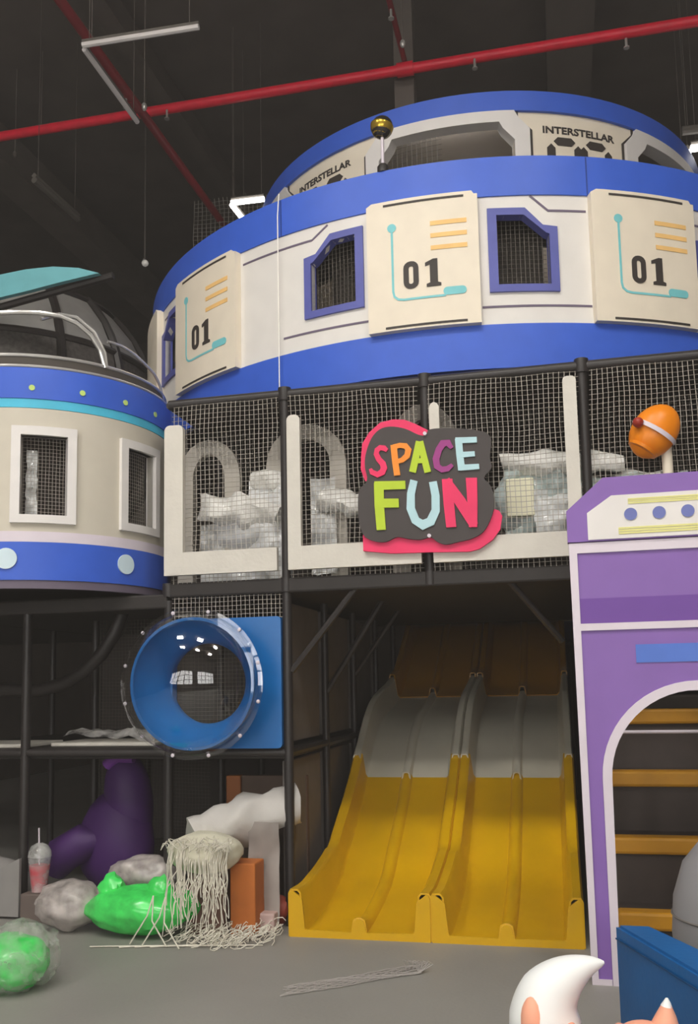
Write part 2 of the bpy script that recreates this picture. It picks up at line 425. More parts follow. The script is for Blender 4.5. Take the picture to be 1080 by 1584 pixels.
# pale mat edges lying on the first deck
for (x0, x1, y) in ((-5.0, -4.12, 6.45), (-4.0, -3.1, 6.6), (-2.95, -2.75, 6.6)):
    tag(obj('foam_mat', box(B(), x0, x1, y, y + .55, Z1 + .031, Z1 + .06, .008), padwhite), {-5.0: 'flat white foam mat on the low deck at the left edge', -4.0: 'flat white foam mat on the low deck between the two thin posts', -2.95: 'small white foam mat on the low deck under the bubble'}[x0], 'mat')
def Msheet(): return Mfilm('sheet_film', 'C9C6C2', .5, .3)
sheetm = Msheet()
def sheet(f, nu, nv, amp, fr_=4, seed=0):
    bm = B(); g = [[None] * (nv + 1) for _ in range(nu + 1)]
    for i in range(nu + 1):
        for j in range(nv + 1):
            p, n = f(i / nu, j / nv); p = Vector(p)
            k = abs(noise.fractal(p * fr_ + Vector((seed, 0, seed)), 1, 2.1, 4)) + .6 * noise.noise(p * fr_ * 1.7 + Vector((0, seed, 0)))
            g[i][j] = bm.verts.new(p + Vector(n) * amp * k)
    for i in range(nu):
        for j in range(nv): bm.faces.new((g[i][j], g[i + 1][j], g[i + 1][j + 1], g[i][j + 1]))
    return bm
tag(obj('plastic_sheet', sheet(lambda u, v: ((-3.98 + .85 * u, 6.75 + .4 * v, 1.275 + .05 * math.sin(3.14 * v)), (0, 0, 1)), 16, 10, .07), sheetm), 'crumpled clear plastic heap on the foam mat between the thin posts', 'plastic sheet')
tag(obj('curved_tube', tube(B(), [(-5.6, 6.95, 1.72), (-4.7, 6.9, 1.69), (-4.3, 6.9, 1.68), (-4.05, 6.88, 1.73), (-3.86, 6.87, 1.83), (-3.7, 6.86, 1.97), (-3.58, 6.86, 2.14), (-3.49, 6.86, 2.36)], .055, 12), black, smooth=True),
    'black bent tube curving up under the left tower to the deck', 'tube')
# safety nets
def netthing(lab, f, u0, u1, v0, v1, grp=None, m=netm, **k):
    return tag(obj('safety_net', net(f, u0, u1, v0, v1, **k), m), lab, 'net', grp)
G = 'white nets of the middle storey'
labs = {2: 'white cord net in the bay between the left tower and the first black post', 3: 'white cord net in the bay left of the colourful sign\'s post', 4: 'white cord net in the bay right of the colourful sign\'s post', 5: 'white cord net in the bay behind the orange helmet'}
for i in (2, 3, 4, 5, 6):
    a, b = XS[i] + .035, XS[i + 1] - .035
    netthing(labs.get(i, 'white cord net in the bay beyond the right edge'), lambda u, v: (u, 6.30, v), a, b, Z2 + .04, Z3 - .03, G, pitch=.036, r=.0024, amp=.009)
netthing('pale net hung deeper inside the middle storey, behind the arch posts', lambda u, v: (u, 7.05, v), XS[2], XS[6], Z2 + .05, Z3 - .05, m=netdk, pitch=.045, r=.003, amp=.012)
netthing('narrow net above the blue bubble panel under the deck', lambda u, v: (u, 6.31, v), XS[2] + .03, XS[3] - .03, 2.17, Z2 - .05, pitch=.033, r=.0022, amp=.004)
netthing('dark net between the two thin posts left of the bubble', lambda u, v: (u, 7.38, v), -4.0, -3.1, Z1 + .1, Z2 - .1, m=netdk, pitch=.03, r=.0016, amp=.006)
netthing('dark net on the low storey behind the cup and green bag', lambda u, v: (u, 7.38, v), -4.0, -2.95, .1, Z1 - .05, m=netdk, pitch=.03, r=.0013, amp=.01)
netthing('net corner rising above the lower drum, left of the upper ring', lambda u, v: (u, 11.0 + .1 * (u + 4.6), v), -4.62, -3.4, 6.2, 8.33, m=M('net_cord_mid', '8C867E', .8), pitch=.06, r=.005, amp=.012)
# ----- bays: white padded frames with arch cut-outs
def bay_frame(i, lab, left=.11, right=0, arch=True, zb=Z2 + .19):
    a, b = XS[i] + (.04 if i > 2 else 0), XS[i + 1] - .045; t = thing('padded_surround', lab, 'padded surround', ((a + b) / 2, 6.27, Z2 + .03), 'white padded frames of the middle storey')
    h1 = Z3 - .19
    if left: obj('side_board', plate([rrect(a, a + left, Z2 + .11, h1, .04)], YP(6.285), 0, .05), padwhite, t)
    if right: obj('side_board', plate([rrect(b - right, b, Z2 + .11, h1 + .1, .03)], YP(6.285), 0, .05), padwhite, t)
    obj('bottom_board', plate([[(a, Z2 + .1), (b, Z2 + .1), (b, zb + .08), (a, zb + .08)]], YP(6.283), 0, .046), padwhite, t)
    return t
bay_frame(2, 'white padded frame in the bay beside the left tower', .15)
bay_frame(3, 'white padded frame in the bay left of the sign post', .1)
bay_frame(4, 'white padded frame in the bay between the sign and the orange helmet', .07, .09)
bay_frame(5, 'white padded frame in the bay behind the purple gate top', 0, .06)
# inner arch posts
def arch(x0, x1, y, z1, lab):
    def f(x, z, h): return (x, y - h, z)
    n = 10; r = (x1 - x0) / 2; w = .13
    out = [(x0, Z2 + .04)] + [(x0 + r - r * math.cos(math.pi * k / n), z1 - .32 + .32 * math.sin(math.pi * k / n)) for k in range(n + 1)] + [(x1, Z2 + .04), (x1 - w, Z2 + .04)]
    out += [(x1 - w - (r - w) + (r - w) * math.cos(math.pi * k / n), z1 - .32 + .2 * math.sin(math.pi * k / n)) for k in range(n + 1)] + [(x0 + w, Z2 + .04)]
    tag(obj('padded_arch', plate([out], f, 0, .06), M('arch_grey', 'B4AEA4', .6, .05)), lab, 'arch', 'padded arches inside the middle storey')
arch(-2.95, -2.42, 6.75, 3.66, 'grey-white padded arch behind the net beside the left tower')
arch(-2.2, -1.55, 6.75, 3.72, 'grey-white padded arch behind the net left of the sign post')
arch(-1.2, -.68, 6.75, 3.8, 'grey-white padded arch behind the net and the sign post')
# clear plastic-wrapped goods on the middle deck
foil = Mfilm('foil_film', 'F4F5F4', .12, .1)
foil2 = Mfilm('foil_film_green', 'D0DEDC', .25, .12)
whitegl = M('white_vinyl', 'F0EEE8', .25, .04, 4, bump=1.0, bscale=14, spec=.8)
def lump(name, c, sc, lab, m, amp=.35, fr_=2.2, seed=1, sub=4, cat='plastic wrap'):
    return tag(obj(name, ball(B(), c, 1, sub, sc, amp, fr_, seed), m, smooth=False), lab, cat)
def roll(a, b, r, lab, m, seed=0, n=14, name='wrapped_roll', cat='wrapped roll', amp=.25):
    a = Vector(a); b = Vector(b); bm = B(); K = 16
    pts = [a.lerp(b, k / K) for k in range(K + 1)]
    tube(bm, pts, [r * (.75 + .25 * math.sin(math.pi * (k + 1) / (K + 2))) for k in range(K + 1)], n)
    for v in bm.verts:
        v.co += Vector((noise.noise(v.co * 6 + Vector((seed, 0, 0))), noise.noise(v.co * 6 + Vector((0, seed, 0))), noise.noise(v.co * 7 + Vector((0, 0, seed))))) * r * amp * 2
    return tag(obj(name, bm, m, smooth=True), lab, cat)
roll((-2.68, 6.62, 3.08), (-2.05, 6.6, 2.98), .13, 'fat white plastic-wrapped roll behind the net beside the left tower', whitegl, 2)
roll((-2.3, 6.64, 3.3), (-1.98, 6.62, 3.25), .08, 'thin white wrapped roll lying above the fat one, left of the first black post', whitegl, 3)
roll((-1.72, 6.62, 3.1), (-1.3, 6.64, 2.98), .1, 'white wrapped roll between the first black post and the sign', whitegl, 4)
roll((-.35, 6.62, 3.28), (.5, 6.6, 3.2), .09, 'white wrapped roll right of the sign, above the cloudy plastic cushion', whitegl, 5)
roll((.28, 6.75, 3.06), (.75, 6.7, 3.04), .12, 'white wrapped roll under the orange helmet', whitegl, 8)
def foilsheet(x0, x1, z0, z1, y, lab, m, seed, amp=.13, fr_=2.6):
    tag(obj('plastic_sheet', sheet(lambda u, v: ((x0 + (x1 - x0) * u, y, z0 + (z1 - z0) * v), (.3, -1, .2)), 30, 30, amp, fr_, seed), m, smooth=True), lab, 'plastic sheet')
foilsheet(-2.75, -2.0, 2.45, 2.95, 6.7, 'crumpled shiny plastic at deck level beside the left tower', foil, 3)
foilsheet(-2.32, -2.0, 2.5, 3.3, 6.62, 'shiny plastic strip hanging just left of the first black post', foil, 13)
foilsheet(-1.82, -1.62, 2.5, 3.25, 6.62, 'shiny plastic strip hanging just right of the first black post', foil, 5)
foilsheet(-.38, .2, 2.62, 3.2, 6.75, 'shiny plastic sheet behind the net right of the sign', foil2, 7, .2)
foilsheet(-.15, .2, 2.6, 3.05, 6.6, 'shiny plastic scrap by the white board right of the sign', foil, 9)
foilsheet(.28, .9, 2.7, 3.1, 6.6, 'shiny plastic sheet beneath the orange helmet', foil2, 11)
tag(obj('plastic_cushion', ball(B(), (-.22, 6.68, 2.98), 1, 4, (.21, .09, .25), .12, 2, 4), foil2, smooth=True), 'cloudy rounded plastic cushion right of the sign', 'cushion')
tag(obj('folded_paper', box(B(), -.33, -.13, 6.56, 6.6, 2.86, 3.14, .01), M('paper_cream', 'F2EED0', .5, .05)), 'pale cream folded pad stuffed in the cloudy cushion', 'pad')
# orange helmet
t = thing('orange_helmet', 'orange rounded helmet-shaped toy with white strap and red knob', 'toy', (.72, 6.2, 3.05))
Mx = Matrix.Rotation(R(-28), 4, 'Y')
org_ = M('helmet_orange', 'F08A12', .35, .05)
def emap(bm, c, rot):
    for v in bm.verts: v.co = Vector(c) + rot @ v.co
    return bm
cc = (.675, 6.16, 3.3)
rotE = Matrix.Rotation(R(35), 3, 'Y')
obj('shell', emap(ball(B(), (0, 0, 0), 1, 3, (.15, .11, .195)), cc, rotE), org_, t, True)
obj('strap', emap(lathe(B(), [(.157, -.025), (.157, .005), (.14, .005)], (0, 0, 0), n=32), cc, rotE @ Matrix.Diagonal((1, .8, 1)) ), gwhite, t, True)
obj('brim', emap(lathe(B(), [(.0, -.16), (.1, -.15), (.105, -.13)], (0, 0, 0), n=24), cc, rotE), org_, t, True)
obj('knob', ball(B(), (.565, 6.05, 3.34), .036, 2), M('knob_red', 'A03020', .4), t, True)
obj('stand', bar(B(), (.75, 6.2, 2.46), (.75, 6.2, 3.2), .035, 10), cream, t, True)

# ================================================================== LOWER DRUM
DC = (-.856, 9.828); DR = 3.428
def cylmap(c, r): return lambda s, z, h: (c[0] + (r + h) * math.cos(s / r), c[1] + (r + h) * math.sin(s / r), z)
F1 = cylmap(DC, DR)
def A1(deg): return R(deg) * DR
drum = thing('lower_drum_wall', 'large curved blue and white drum wall with three 01 boards above the netted storey', 'drum wall', (DC[0], DC[1], 3.9))
a0, a1 = A1(-178), A1(-8)
ST = A1(2)
holes = []
WINS = [(-82.04, -73.5, 1), (-97.75, -106.2, -1), (-132.9, -141.4, -1), (-54.4, -45.9, 1), (-42.4, -50.9, 0)]
WINS = [(-82.04, -73.5), (-97.75, -106.2), (-132.95, -141.4), (-43.0, -54.3)]
def winpoly(t, s, inset=0):
    # t: tall side angle, s: short side angle; profile measured on the window right of the middle board
    L = [(0, 4.505), (0, 5.15), (.54, 5.145), (.79, 5.01), (1, 4.997), (1, 4.5)]
    if inset: L = [(.13, 4.56), (.13, 5.095), (.52, 5.09), (.83, 4.95), (.88, 4.94), (.88, 4.555)]
    return [(A1(t + (s - t) * u), z) for u, z in L]
for t_, s_ in WINS: holes.append(winpoly(t_, s_, 1))
obj('wall_panel', plate([rect(a0, a1, 4.262, 5.248)] + holes, F1, -.05, 0, ST), white, drum, True)
obj('top_band', plate([rect(a0, a1, 5.249, 5.556)], F1, -.05, .012, ST), blue, drum, True)
obj('bottom_band', plate([rect(a0, a1, 3.93, 4.261)], F1, -.05, .012, ST), blue, drum, True)
boards = [(-83.2, -96.95), (-55.15, -69.4), (-117.4, -132.75), (-141.5, -155.5)]
numdig = [4]
def digits(f, x, z, s, h0, h1):
    """01 in heavy condensed figures; width about .87 s"""
    o1 = plate([rrect(x - .66 * s, x - .13 * s, z - .5 * s, z + .5 * s, .24 * s), rrect(x - .475 * s, x - .315 * s, z - .33 * s, z + .33 * s, .075 * s)], f, h0, h1)
    o2 = plate([[(x + .14 * s, z - .5 * s), (x + .64 * s, z - .5 * s), (x + .64 * s, z - .4 * s), (x + .53 * s, z - .36 * s), (x + .53 * s, z + .5 * s), (x + .38 * s, z + .5 * s), (x + .1 * s, z + .38 * s), (x + .1 * s, z + .26 * s), (x + .26 * s, z + .3 * s), (x + .26 * s, z - .36 * s), (x + .14 * s, z - .4 * s)]], f, h0, h1)
    return o1, o2
for bi, (rb, lb) in enumerate(boards):
    l, r_ = A1(lb), A1(rb); w = r_ - l; T0 = .065
    bd = obj('number_board', plate([[(l, 4.262), (r_, 4.262), (r_, 5.25), (l + w * .97, 5.25), (l + w * .95, 5.275), (l + w * .05, 5.275), (l, 5.25)]], F1, .001, T0, ST), cream, drum, True)
    if bi == 3: continue
    def X(u): return l + w * u
    K = T0 + .001; K2 = T0 + .004
    for z in (5.24, 4.285): obj('edge_line', plate([rect(X(.16), X(.88), z - .008, z + .008)], F1, K, K2, ST), ink, bd)
    obj('circuit_line', merge([plate([stroke([(X(.235), 5.05), (X(.235), 4.56), (X(.245), 4.52), (X(.28), 4.495), (X(.33), 4.487), (X(.7), 4.487)], .016)], F1, K, K2, ST),
        plate([circ(X(.235), 5.055, .033)], F1, K, K2 + .001)] + [plate([rrect(X(.68), X(.88), 4.488, 4.548, .028)], F1, K, K2 + .001, ST)]), teal, bd)
    for z in (5.05, 4.955, 4.86): obj('stripe', plate([rect(X(.58), X(.9), z - .017, z + .017)], F1, K, K2, ST), orangep, bd)
    d1, d2 = digits(F1, X(.50), 4.67, .21, K, K2 + .002)
    obj('digit_zero', d1, ink, bd); obj('digit_one', d2, ink, bd)
for (t_, s_) in WINS:
    wf = obj('window_frame', plate([winpoly(t_, s_), winpoly(t_, s_, 1)], F1, -.07, .02, A1(1)), winblue, drum, True)
    ip = winpoly(t_, s_, 1); u0 = min(p[0] for p in ip); u1 = max(p[0] for p in ip)
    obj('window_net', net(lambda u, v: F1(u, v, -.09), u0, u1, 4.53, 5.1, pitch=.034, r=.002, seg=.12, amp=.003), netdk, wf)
    # inner side walls of the deep window box
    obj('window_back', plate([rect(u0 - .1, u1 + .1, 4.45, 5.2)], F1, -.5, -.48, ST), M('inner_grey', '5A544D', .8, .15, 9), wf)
def acc(pts, w=.016): obj('accent_line', plate([stroke([(A1(a), z) for a, z in pts], w)], F1, .001, .004, A1(1)), plum, drum)
acc([(-76.7, 5.245), (-74.5, 5.127), (-69.7, 5.127)]); acc([(-83, 4.398), (-69.5, 4.395)])
acc([(-116.9, 5.139), (-105.05, 5.139), (-102.7, 5.23)]); acc([(-109.7, 4.398), (-97, 4.39)])
acc([(-140.5, 5.139), (-133.3, 5.139)]); acc([(-55, 4.395), (-41.5, 4.395)])
acc([(-54.9, 5.127), (-51.9, 5.127), (-49.7, 5.245)])
for a in (-69.45, -109.8): obj('joint_seam', plate([rect(A1(a) - .005, A1(a) + .005, 5.252, 5.55)], F1, .012, .0145), M('seam_dark', '24408E', .6), drum)
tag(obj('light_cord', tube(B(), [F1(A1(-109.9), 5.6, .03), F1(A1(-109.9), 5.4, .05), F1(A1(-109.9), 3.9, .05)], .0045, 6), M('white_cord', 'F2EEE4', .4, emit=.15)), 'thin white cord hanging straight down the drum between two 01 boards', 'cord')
obj('inner_floor', plate([circ(DC[0], DC[1], DR - .06, 64)], lambda x, y, h: (x, y, 3.9 + h), 0, .03), padblack, drum)
obj('rim_deck', plate([circ(DC[0], DC[1], DR - .06, 64), circ(DC[0], DC[1], 2.3, 64)], lambda x, y, h: (x, y, 5.42 + h), 0, .03), padblack, drum)
# lamp ball on the rim
t = thing('ball_lamp', 'gold and black ball lamp on a short stalk on the blue drum rim', 'lamp', F1(A1(-95), 5.45, -.02))
p = Vector(F1(A1(-95.0), 0, -.02)); 
obj('ball_shell', ball(B(), (p.x, p.y, 5.93), .086, 3), M('lamp_black', '2A2722', .15, .05, spec=.8), t, True)
obj('gold_bowl', lathe(B(), [(.0, -.0895), (.03, -.085), (.06, -.066), (.083, -.033), (.0895, 0), (.0895, .012), (.088, .014)], (p.x, p.y, 5.935), n=28, M4=Matrix.Rotation(R(12), 4, 'Y')), M('lamp_gold', 'C9A83A', .22, .05, metal=.7), t, True)
obj('stalk', bar(B(), (p.x, p.y, 5.62), (p.x, p.y, 5.86), .013, 10), gwhite, t, True)
obj('base', lathe(B(), [(0, 0), (.045, 0), (.045, .05), (.03, .07), (0, .07)], (p.x, p.y, 5.555), n=16), black, t, True)

# ================================================================== UPPER RING
UC = (-.75, 9.95); UR = 2.4
F2 = cylmap(UC, UR)
def A2(deg): return R(deg) * UR
up = thing('upper_ring_wall', 'smaller blue and white ring with spaceship window openings on top of the drum', 'ring wall', (UC[0], UC[1], 5.45))
def oct_open(l, r, zt=6.63, zb=6.0, c=.13):
    l, r = A2(l), A2(r)
    return [(l, zb), (r, zb), (r, zt - .17), (r - .1, zt - .06), (r - .13, zt), (l + .13, zt), (l + .1, zt - .06), (l, zt - .17)]
opens = [(-105.5, -76.5), (-47.5, -19), (-164, -135.5)]
obj('ring_panel', plate([rect(A2(-200), A2(20), 5.46, 6.66)] + [oct_open(l, r, 6.6) for l, r in opens], F2, -.05, 0, A2(3)), cream, up, True)
obj('top_band', plate([rect(A2(-200), A2(160), 6.66, 6.845)], F2, -.05, .03, A2(3)), blue, up, True)
obj('back_panel', plate([rect(A2(20), A2(160), 5.46, 6.66)], F2, -.05, 0, A2(4)), greyp, up, True)
for l, r in opens:
    o = oct_open(l - 3.2, r + 3.2, 6.66); i_ = oct_open(l, r, 6.555)
    wf = obj('opening_frame', plate([o, i_], F2, -.09, .035, A2(2)), gcream, up, True)
    L, Rr = A2(l - 3.6), A2(r + 3.6)
    for sg, x in ((1, L), (-1, Rr)):
        obj('frame_line', plate([stroke([(x, 5.5), (x, 6.49), (x + sg * .12, 6.6), (x + sg * .12, 6.66)], .024)], F2, .001, .008), ink, wf)
def seg8(x, z, s):
    """top of an octagonal segment digit"""
    polys = []
    g = .006
    for (a, b) in (((-.5, .9), (-.5, .06)), ((-.4, 1), (.4, 1)), ((.5, .9), (.5, .06)), ((-.34, 0), (.34, 0)), ((-.5, -.72), (-.5, -.1)), ((.5, -.72), (.5, -.1)), ((-.34, -1), (.34, -1))):
        A = Vector((x + a[0] * s, z + a[1] * s)); Bq = Vector((x + b[0] * s, z + b[1] * s)); d = (Bq - A).normalized(); n = Vector((-d.y, d.x)); w = .15 * s
        polys.append([tuple(A - d * .0), tuple(A + d * w + n * w), tuple(Bq - d * w + n * w), tuple(Bq), tuple(Bq - d * w - n * w), tuple(A + d * w - n * w)])
    return polys
for ang in (-62.0, -121.5):
    tb = text_bm('INTERSTELLAR', .09, 1.2, .002)
    for v in tb.verts: v.co.x += A2(ang); v.co.y += 6.5
    obj('ring_lettering', thick(tb, F2, .001, .006), ink, up)
    for dx in (-.15, .16):
        ps = seg8(A2(ang) + dx - .0, 6.145, .255); ps.pop(3)
        obj('segment_digit', merge([plate([q], F2, .001, .006) for q in ps]), ink, up)
obj('roof_panel', plate([circ(UC[0], UC[1], UR - .06, 48)], lambda x, y, h: (x, y, 6.7 + h), 0, .04), M('roof_grey', 'B8B0A6', .7, .06, 2), up)
obj('inner_wall', box(B(), -2.3, .85, 8.75, 8.8, 5.46, 6.69), M('inner_wall_grey', 'DCD2C6', .7, .12, 4), up)
obj('added_fill_light', bar(B(), (-1.25, 7.665, 6.66), (-.25, 7.665, 6.66), .014), M('fill_strip_lit', (1, .95, .88), .4, 0, emit=26), up)  # hidden lamp added to brighten the inside of the ring
obj('roof_rib', merge([box(B(), -1.02, -.88, 8.68, 8.75, 5.5, 6.69), box(B(), -2.3, .85, 8.68, 8.75, 6.55, 6.69)]), darkgrey, up)
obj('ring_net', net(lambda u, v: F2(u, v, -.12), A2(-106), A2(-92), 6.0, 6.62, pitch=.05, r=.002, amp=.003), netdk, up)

# ================================================================== LEFT TOWER
TC = (-4.14, 6.64); TR = 1.04
F3 = cylmap(TC, TR)
def A3(deg): return R(deg) * TR
tw = thing('round_tower', 'round beige tower with blue bands, white framed windows and chrome rails', 'tower', (TC[0], TC[1], 2.41))
ta, tb_ = A3(-182), A3(25)
TW = [(-57.6, 12.3), (-13.6, 12.3), (-101.6, 12.3)]
obj('tower_wall', plate([rect(ta, tb_, 2.812, 3.72)] + [rect(A3(c - 8.8), A3(c + 8.8), 2.93, 3.515) for c, _ in TW], F3, -.05, 0, A3(5)), towerc, tw, True)
obj('top_band', plate([rect(ta, tb_, 3.79, 4.02)], F3, -.05, .01, A3(5)), blue, tw, True)
obj('cyan_band', plate([rect(ta, tb_, 3.722, 3.789)], F3, -.05, .003, A3(5)), cyan, tw, True)
obj('white_band', plate([rect(ta, tb_, 2.735, 2.811)], F3, -.05, .008, A3(5)), gwhite, tw, True)
obj('bottom_band', plate([rect(ta, tb_, 2.46, 2.734)], F3, -.05, .01, A3(5)), blue, tw, True)
obj('base_rim', plate([rect(ta, tb_, 2.40, 2.459)], F3, -.05, .0, A3(5)), M('rim_mauve', '6A6070', .6), tw, True)
obj('tower_floor', plate([circ(TC[0], TC[1], TR - .05, 48)], lambda x, y, h: (x, y, 2.46 + h), 0, .03), padblack, tw)
obj('top_deck', plate([circ(TC[0], TC[1], TR - .08, 48)], lambda x, y, h: (x, y, 4.0 + h), 0, .03), padblack, tw)
for c, hw in TW:
    wf = obj('window_frame', plate([rect(A3(c - hw), A3(c + hw), 2.87, 3.58), rect(A3(c - 8.8), A3(c + 8.8), 2.93, 3.515)], F3, -.06, .03, A3(4)), gcream, tw, True)
    obj('window_net', net(lambda u, v: F3(u, v, -.08), A3(c - 9), A3(c + 9), 2.93, 3.52, pitch=.028, r=.0016, seg=.1, amp=.004), netm, wf)
    bm = sheet(lambda u, v: (F3(A3(c - 8) + u * .09, 2.93 + .5 * v, -.13), (.6, -.6, .1)), 8, 18, .09, 7, 3)
    obj('plastic_scrap', bm, foil, wf) if c < -50 else bm.free()
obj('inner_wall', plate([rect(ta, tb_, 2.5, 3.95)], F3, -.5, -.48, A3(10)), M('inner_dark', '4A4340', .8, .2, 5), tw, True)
for k in range(-6, 3):
    a = -43.2 + 19.5 * k if k else -43.2
    if a > 12: continue
    obj('light_dot', plate([circ(A3(a), 3.868, .021, 14)], F3, .011, .018), M('dot_lime', 'C4E07A', .4), tw)
for k in (-119, -71, -22.8):
    obj('round_light', plate([circ(A3(k), 2.612, .075, 28)], F3, .011, .022, A3(3)), M('pale_round', 'D2E6EE', .4), tw)
obj('rim_tube', tube(B(), [F3(A3(a), 4.035, .0) for a in range(-180, 26, 4)], .012, 8), steel, tw, True)
obj('rim_wall', plate([rect(ta, tb_, 4.02, 4.12)], F3, -.07, -.04, A3(5)), M('rim_brown', '4A443E', .7), tw, True)
obj('rim_tube', tube(B(), [F3(A3(a), 4.13, -.04) for a in range(-180, 30, 4)], .014, 8), steel, tw, True)
def rail(pts, r=.016, dh=-.04):
    out = []
    for k in range(len(pts) - 1):
        for j in range(4):
            t = j / 4; out.append(F3(A3(pts[k][0] + (pts[k + 1][0] - pts[k][0]) * t), pts[k][1] + (pts[k + 1][1] - pts[k][1]) * t, dh))
    out.append(F3(A3(pts[-1][0]), pts[-1][1], dh)); return tube(B(), out, r, 8)
obj('hand_rail', rail([(-150, 4.12), (-147, 4.3), (-140, 4.42), (-120, 4.45), (-90, 4.45), (-76, 4.45), (-60, 4.462), (-52, 4.455), (-45, 4.42), (-39, 4.35), (-34.5, 4.25), (-32, 4.12)], .018), steel, tw, True)
obj('hand_rail', rail([(-31, 4.335), (-24, 4.335), (-16, 4.31), (-8, 4.27), (0, 4.24), (8, 4.18), (14, 4.1)], .012), steel, tw, True)
obj('hand_rail', tube(B(), [F3(A3(-60), 4.42, -.05), F3(A3(-52), 4.5, -.12), F3(A3(-44), 4.5, -.12), F3(A3(-36), 4.4, -.09), F3(A3(-32), 4.25, -.06), F3(A3(-31), 4.12, -.05)], .016, 8), steel, tw, True)
# dome behind the tower
dm = thing('dome_canopy', 'dark ribbed dome with grey panels behind the left tower rails', 'dome', (-5.95, 8.9, 2.37))
dc = Vector((-5.95, 8.9, 4.7)); dr = 1.65
def sph(a, e, r=dr): return (dc.x + r * math.cos(e) * math.cos(a), dc.y + r * math.cos(e) * math.sin(a), dc.z + r * math.sin(e))
for k in range(10):
    for (e0, e1) in ((-.7, -.16), (-.13, .3), (.33, .78)):
        aa, ab = R(-160 + 24 * k) + .03, R(-160 + 24 * (k + 1)) - .03
        def fp(x, y, h, aa=aa, ab=ab): return sph(x, y, dr + h)
        bm = flat([rect(aa, ab, e0, e1)], .1)
        bmesh.ops.bisect_plane(bm, geom=bm.verts[:] + bm.edges[:] + bm.faces[:], plane_co=(0, (e0 + e1) / 2, 0), plane_no=(0, 1, 0))
        obj('dome_panel', thick(bm, fp, -.02, 0), M('dome_net_grey', '4E4A47', .8, .3, 25) if e0 < -.1 else M('dome_grey', '8E8C88', .6, .12, 3), dm, True)
for k in range(11):
    a = R(-160 + 24 * k); obj('dome_rib', tube(B(), [sph(a, -.75 + e * .12, dr + .01) for e in range(0, 14)], .045, 6), black, dm, True)
for e in (-.73, -.145, .315, .79): obj('dome_hoop', tube(B(), [sph(R(a), e, dr + .01) for a in range(-160, 100, 8)], .035, 6), black, dm, True)
obj('dome_stand', lathe(B(), [(1.1, -1.12), (1.1, -1.08), (1.26, -1.06)], tuple(dc), n=32), darkgrey, dm, True)
obj('stand_leg', merge([bar(B(), (dc.x + x, dc.y + y, 2.37), (dc.x + x, dc.y + y, 3.6), .05) for x, y in ((-1, 0), (1, 0), (0, -1), (0, 1))]), black, dm)
tag(obj('teal_crest', plate([[(-5.85, 5.375), (-5.479, 5.468), (-5.061, 5.514), (-4.643, 5.542), (-4.364, 5.533), (-4.104, 5.487), (-3.9, 5.412), (-4.272, 5.375), (-4.643, 5.329), (-5.014, 5.292), (-5.85, 5.189)]], YP(7.15), 0, .05), M('crest_teal', '74BCC4', .5)), 'light teal curved crest board above the dome at the left edge', 'board')
tag(obj('crest_beam', bar(B(), (-6.13, 7.2, 5.09), (-3.81, 7.2, 5.42), .035, 8), black), 'dark slanting beam along the lower edge of the teal crest', 'beam')
tag(obj('orange_cushion', box(B(), -5.1, -4.52, 6.85, 7.1, 4.035, 4.5, .05), M('cushion_orange', 'B8672E', .6)), 'orange padded block behind the tower rail at the left edge', 'cushion')
tag(obj('red_roll', tube(B(), [(-3.6, 7.0, 4.13), (-3.32, 6.8, 4.13)], .09, 12), M('roll_red', '9E2630', .6)), 'dull red roll lying on the tower top near the drum', 'roll')

# ================================================================== SIGN
def SG(cx, cy, h):
    px = 540 + cx / 4.5; py = 640 + cy / 4.5
    return (-1.288 + .00458 * (px - 565) - .000105 * (py - 650), 6.2 - h, 3.56 - .0004 * (px - 565) - .00469 * (py - 650))
sign = thing('space_fun_sign', 'charcoal cloud-shaped sign with pink edge and multicoloured SPACE FUN letters', 'sign', SG(540, 900, 0))
def sp(polys, h0, h1): return plate(polys, SG, h0, h1)
# pink backing: arc at the top left, band along the bottom and right
obj('pink_backing', sp([[(95, 850), (98, 955), (300, 965), (560, 948), (830, 935), (900, 915), (990, 850), (1040, 780), (1055, 690), (1035, 655), (985, 640), (700, 700), (500, 600), (300, 500), (110, 470), (80, 390), (82, 300), (90, 210), (140, 130), (220, 60), (310, 38), (390, 40), (470, 70), (560, 115), (560, 160), (400, 300), (200, 500)][::-1]], -.03, -.004), pink, sign)
def smooth_poly(P, n=4):
    o = []; N = len(P)
    for i in range(N):
        p0, p1, p2, p3 = (Vector(P[(i + k - 1) % N]) for k in range(4))
        for j in range(n):
            t = j / n; o.append(tuple(.5 * ((2 * p1) + (p2 - p0) * t + (2 * p0 - 5 * p1 + 4 * p2 - p3) * t * t + (3 * p1 - p0 - 3 * p2 + p3) * t ** 3)))
    return o
out = smooth_poly([(300, 95), (400, 110), (490, 150), (545, 155), (570, 115), (700, 105), (900, 120), (985, 165), (980, 300), (990, 370), (940, 440), (985, 500), (1005, 600), (985, 700), (930, 800), (850, 850), (760, 875), (680, 895), (620, 880), (570, 850), (500, 868), (420, 865), (340, 855), (260, 890), (180, 888), (110, 855), (75, 770), (65, 650), (75, 540), (130, 470), (115, 380), (120, 290), (160, 180), (220, 115)])
obj('sign_face', sp([out[::-1]], -.004, .02), black_sign, sign)
lime = M('sign_lime', 'BBD42E', .5); ltbl = M('sign_pale_blue', 'B9DDE4', .5); so = M('sign_orange', 'F6932C', .5); sm = M('sign_magenta', 'A03A86', .5)
def letter(nm, strokes, mat, holes=()):
    bms = []
    for i, (pts, w) in enumerate(strokes):
        bms.append(plate([stroke(pts, w)], SG, .02, .032 + .0006 * i))
    obj(nm, merge(bms), mat, sign)
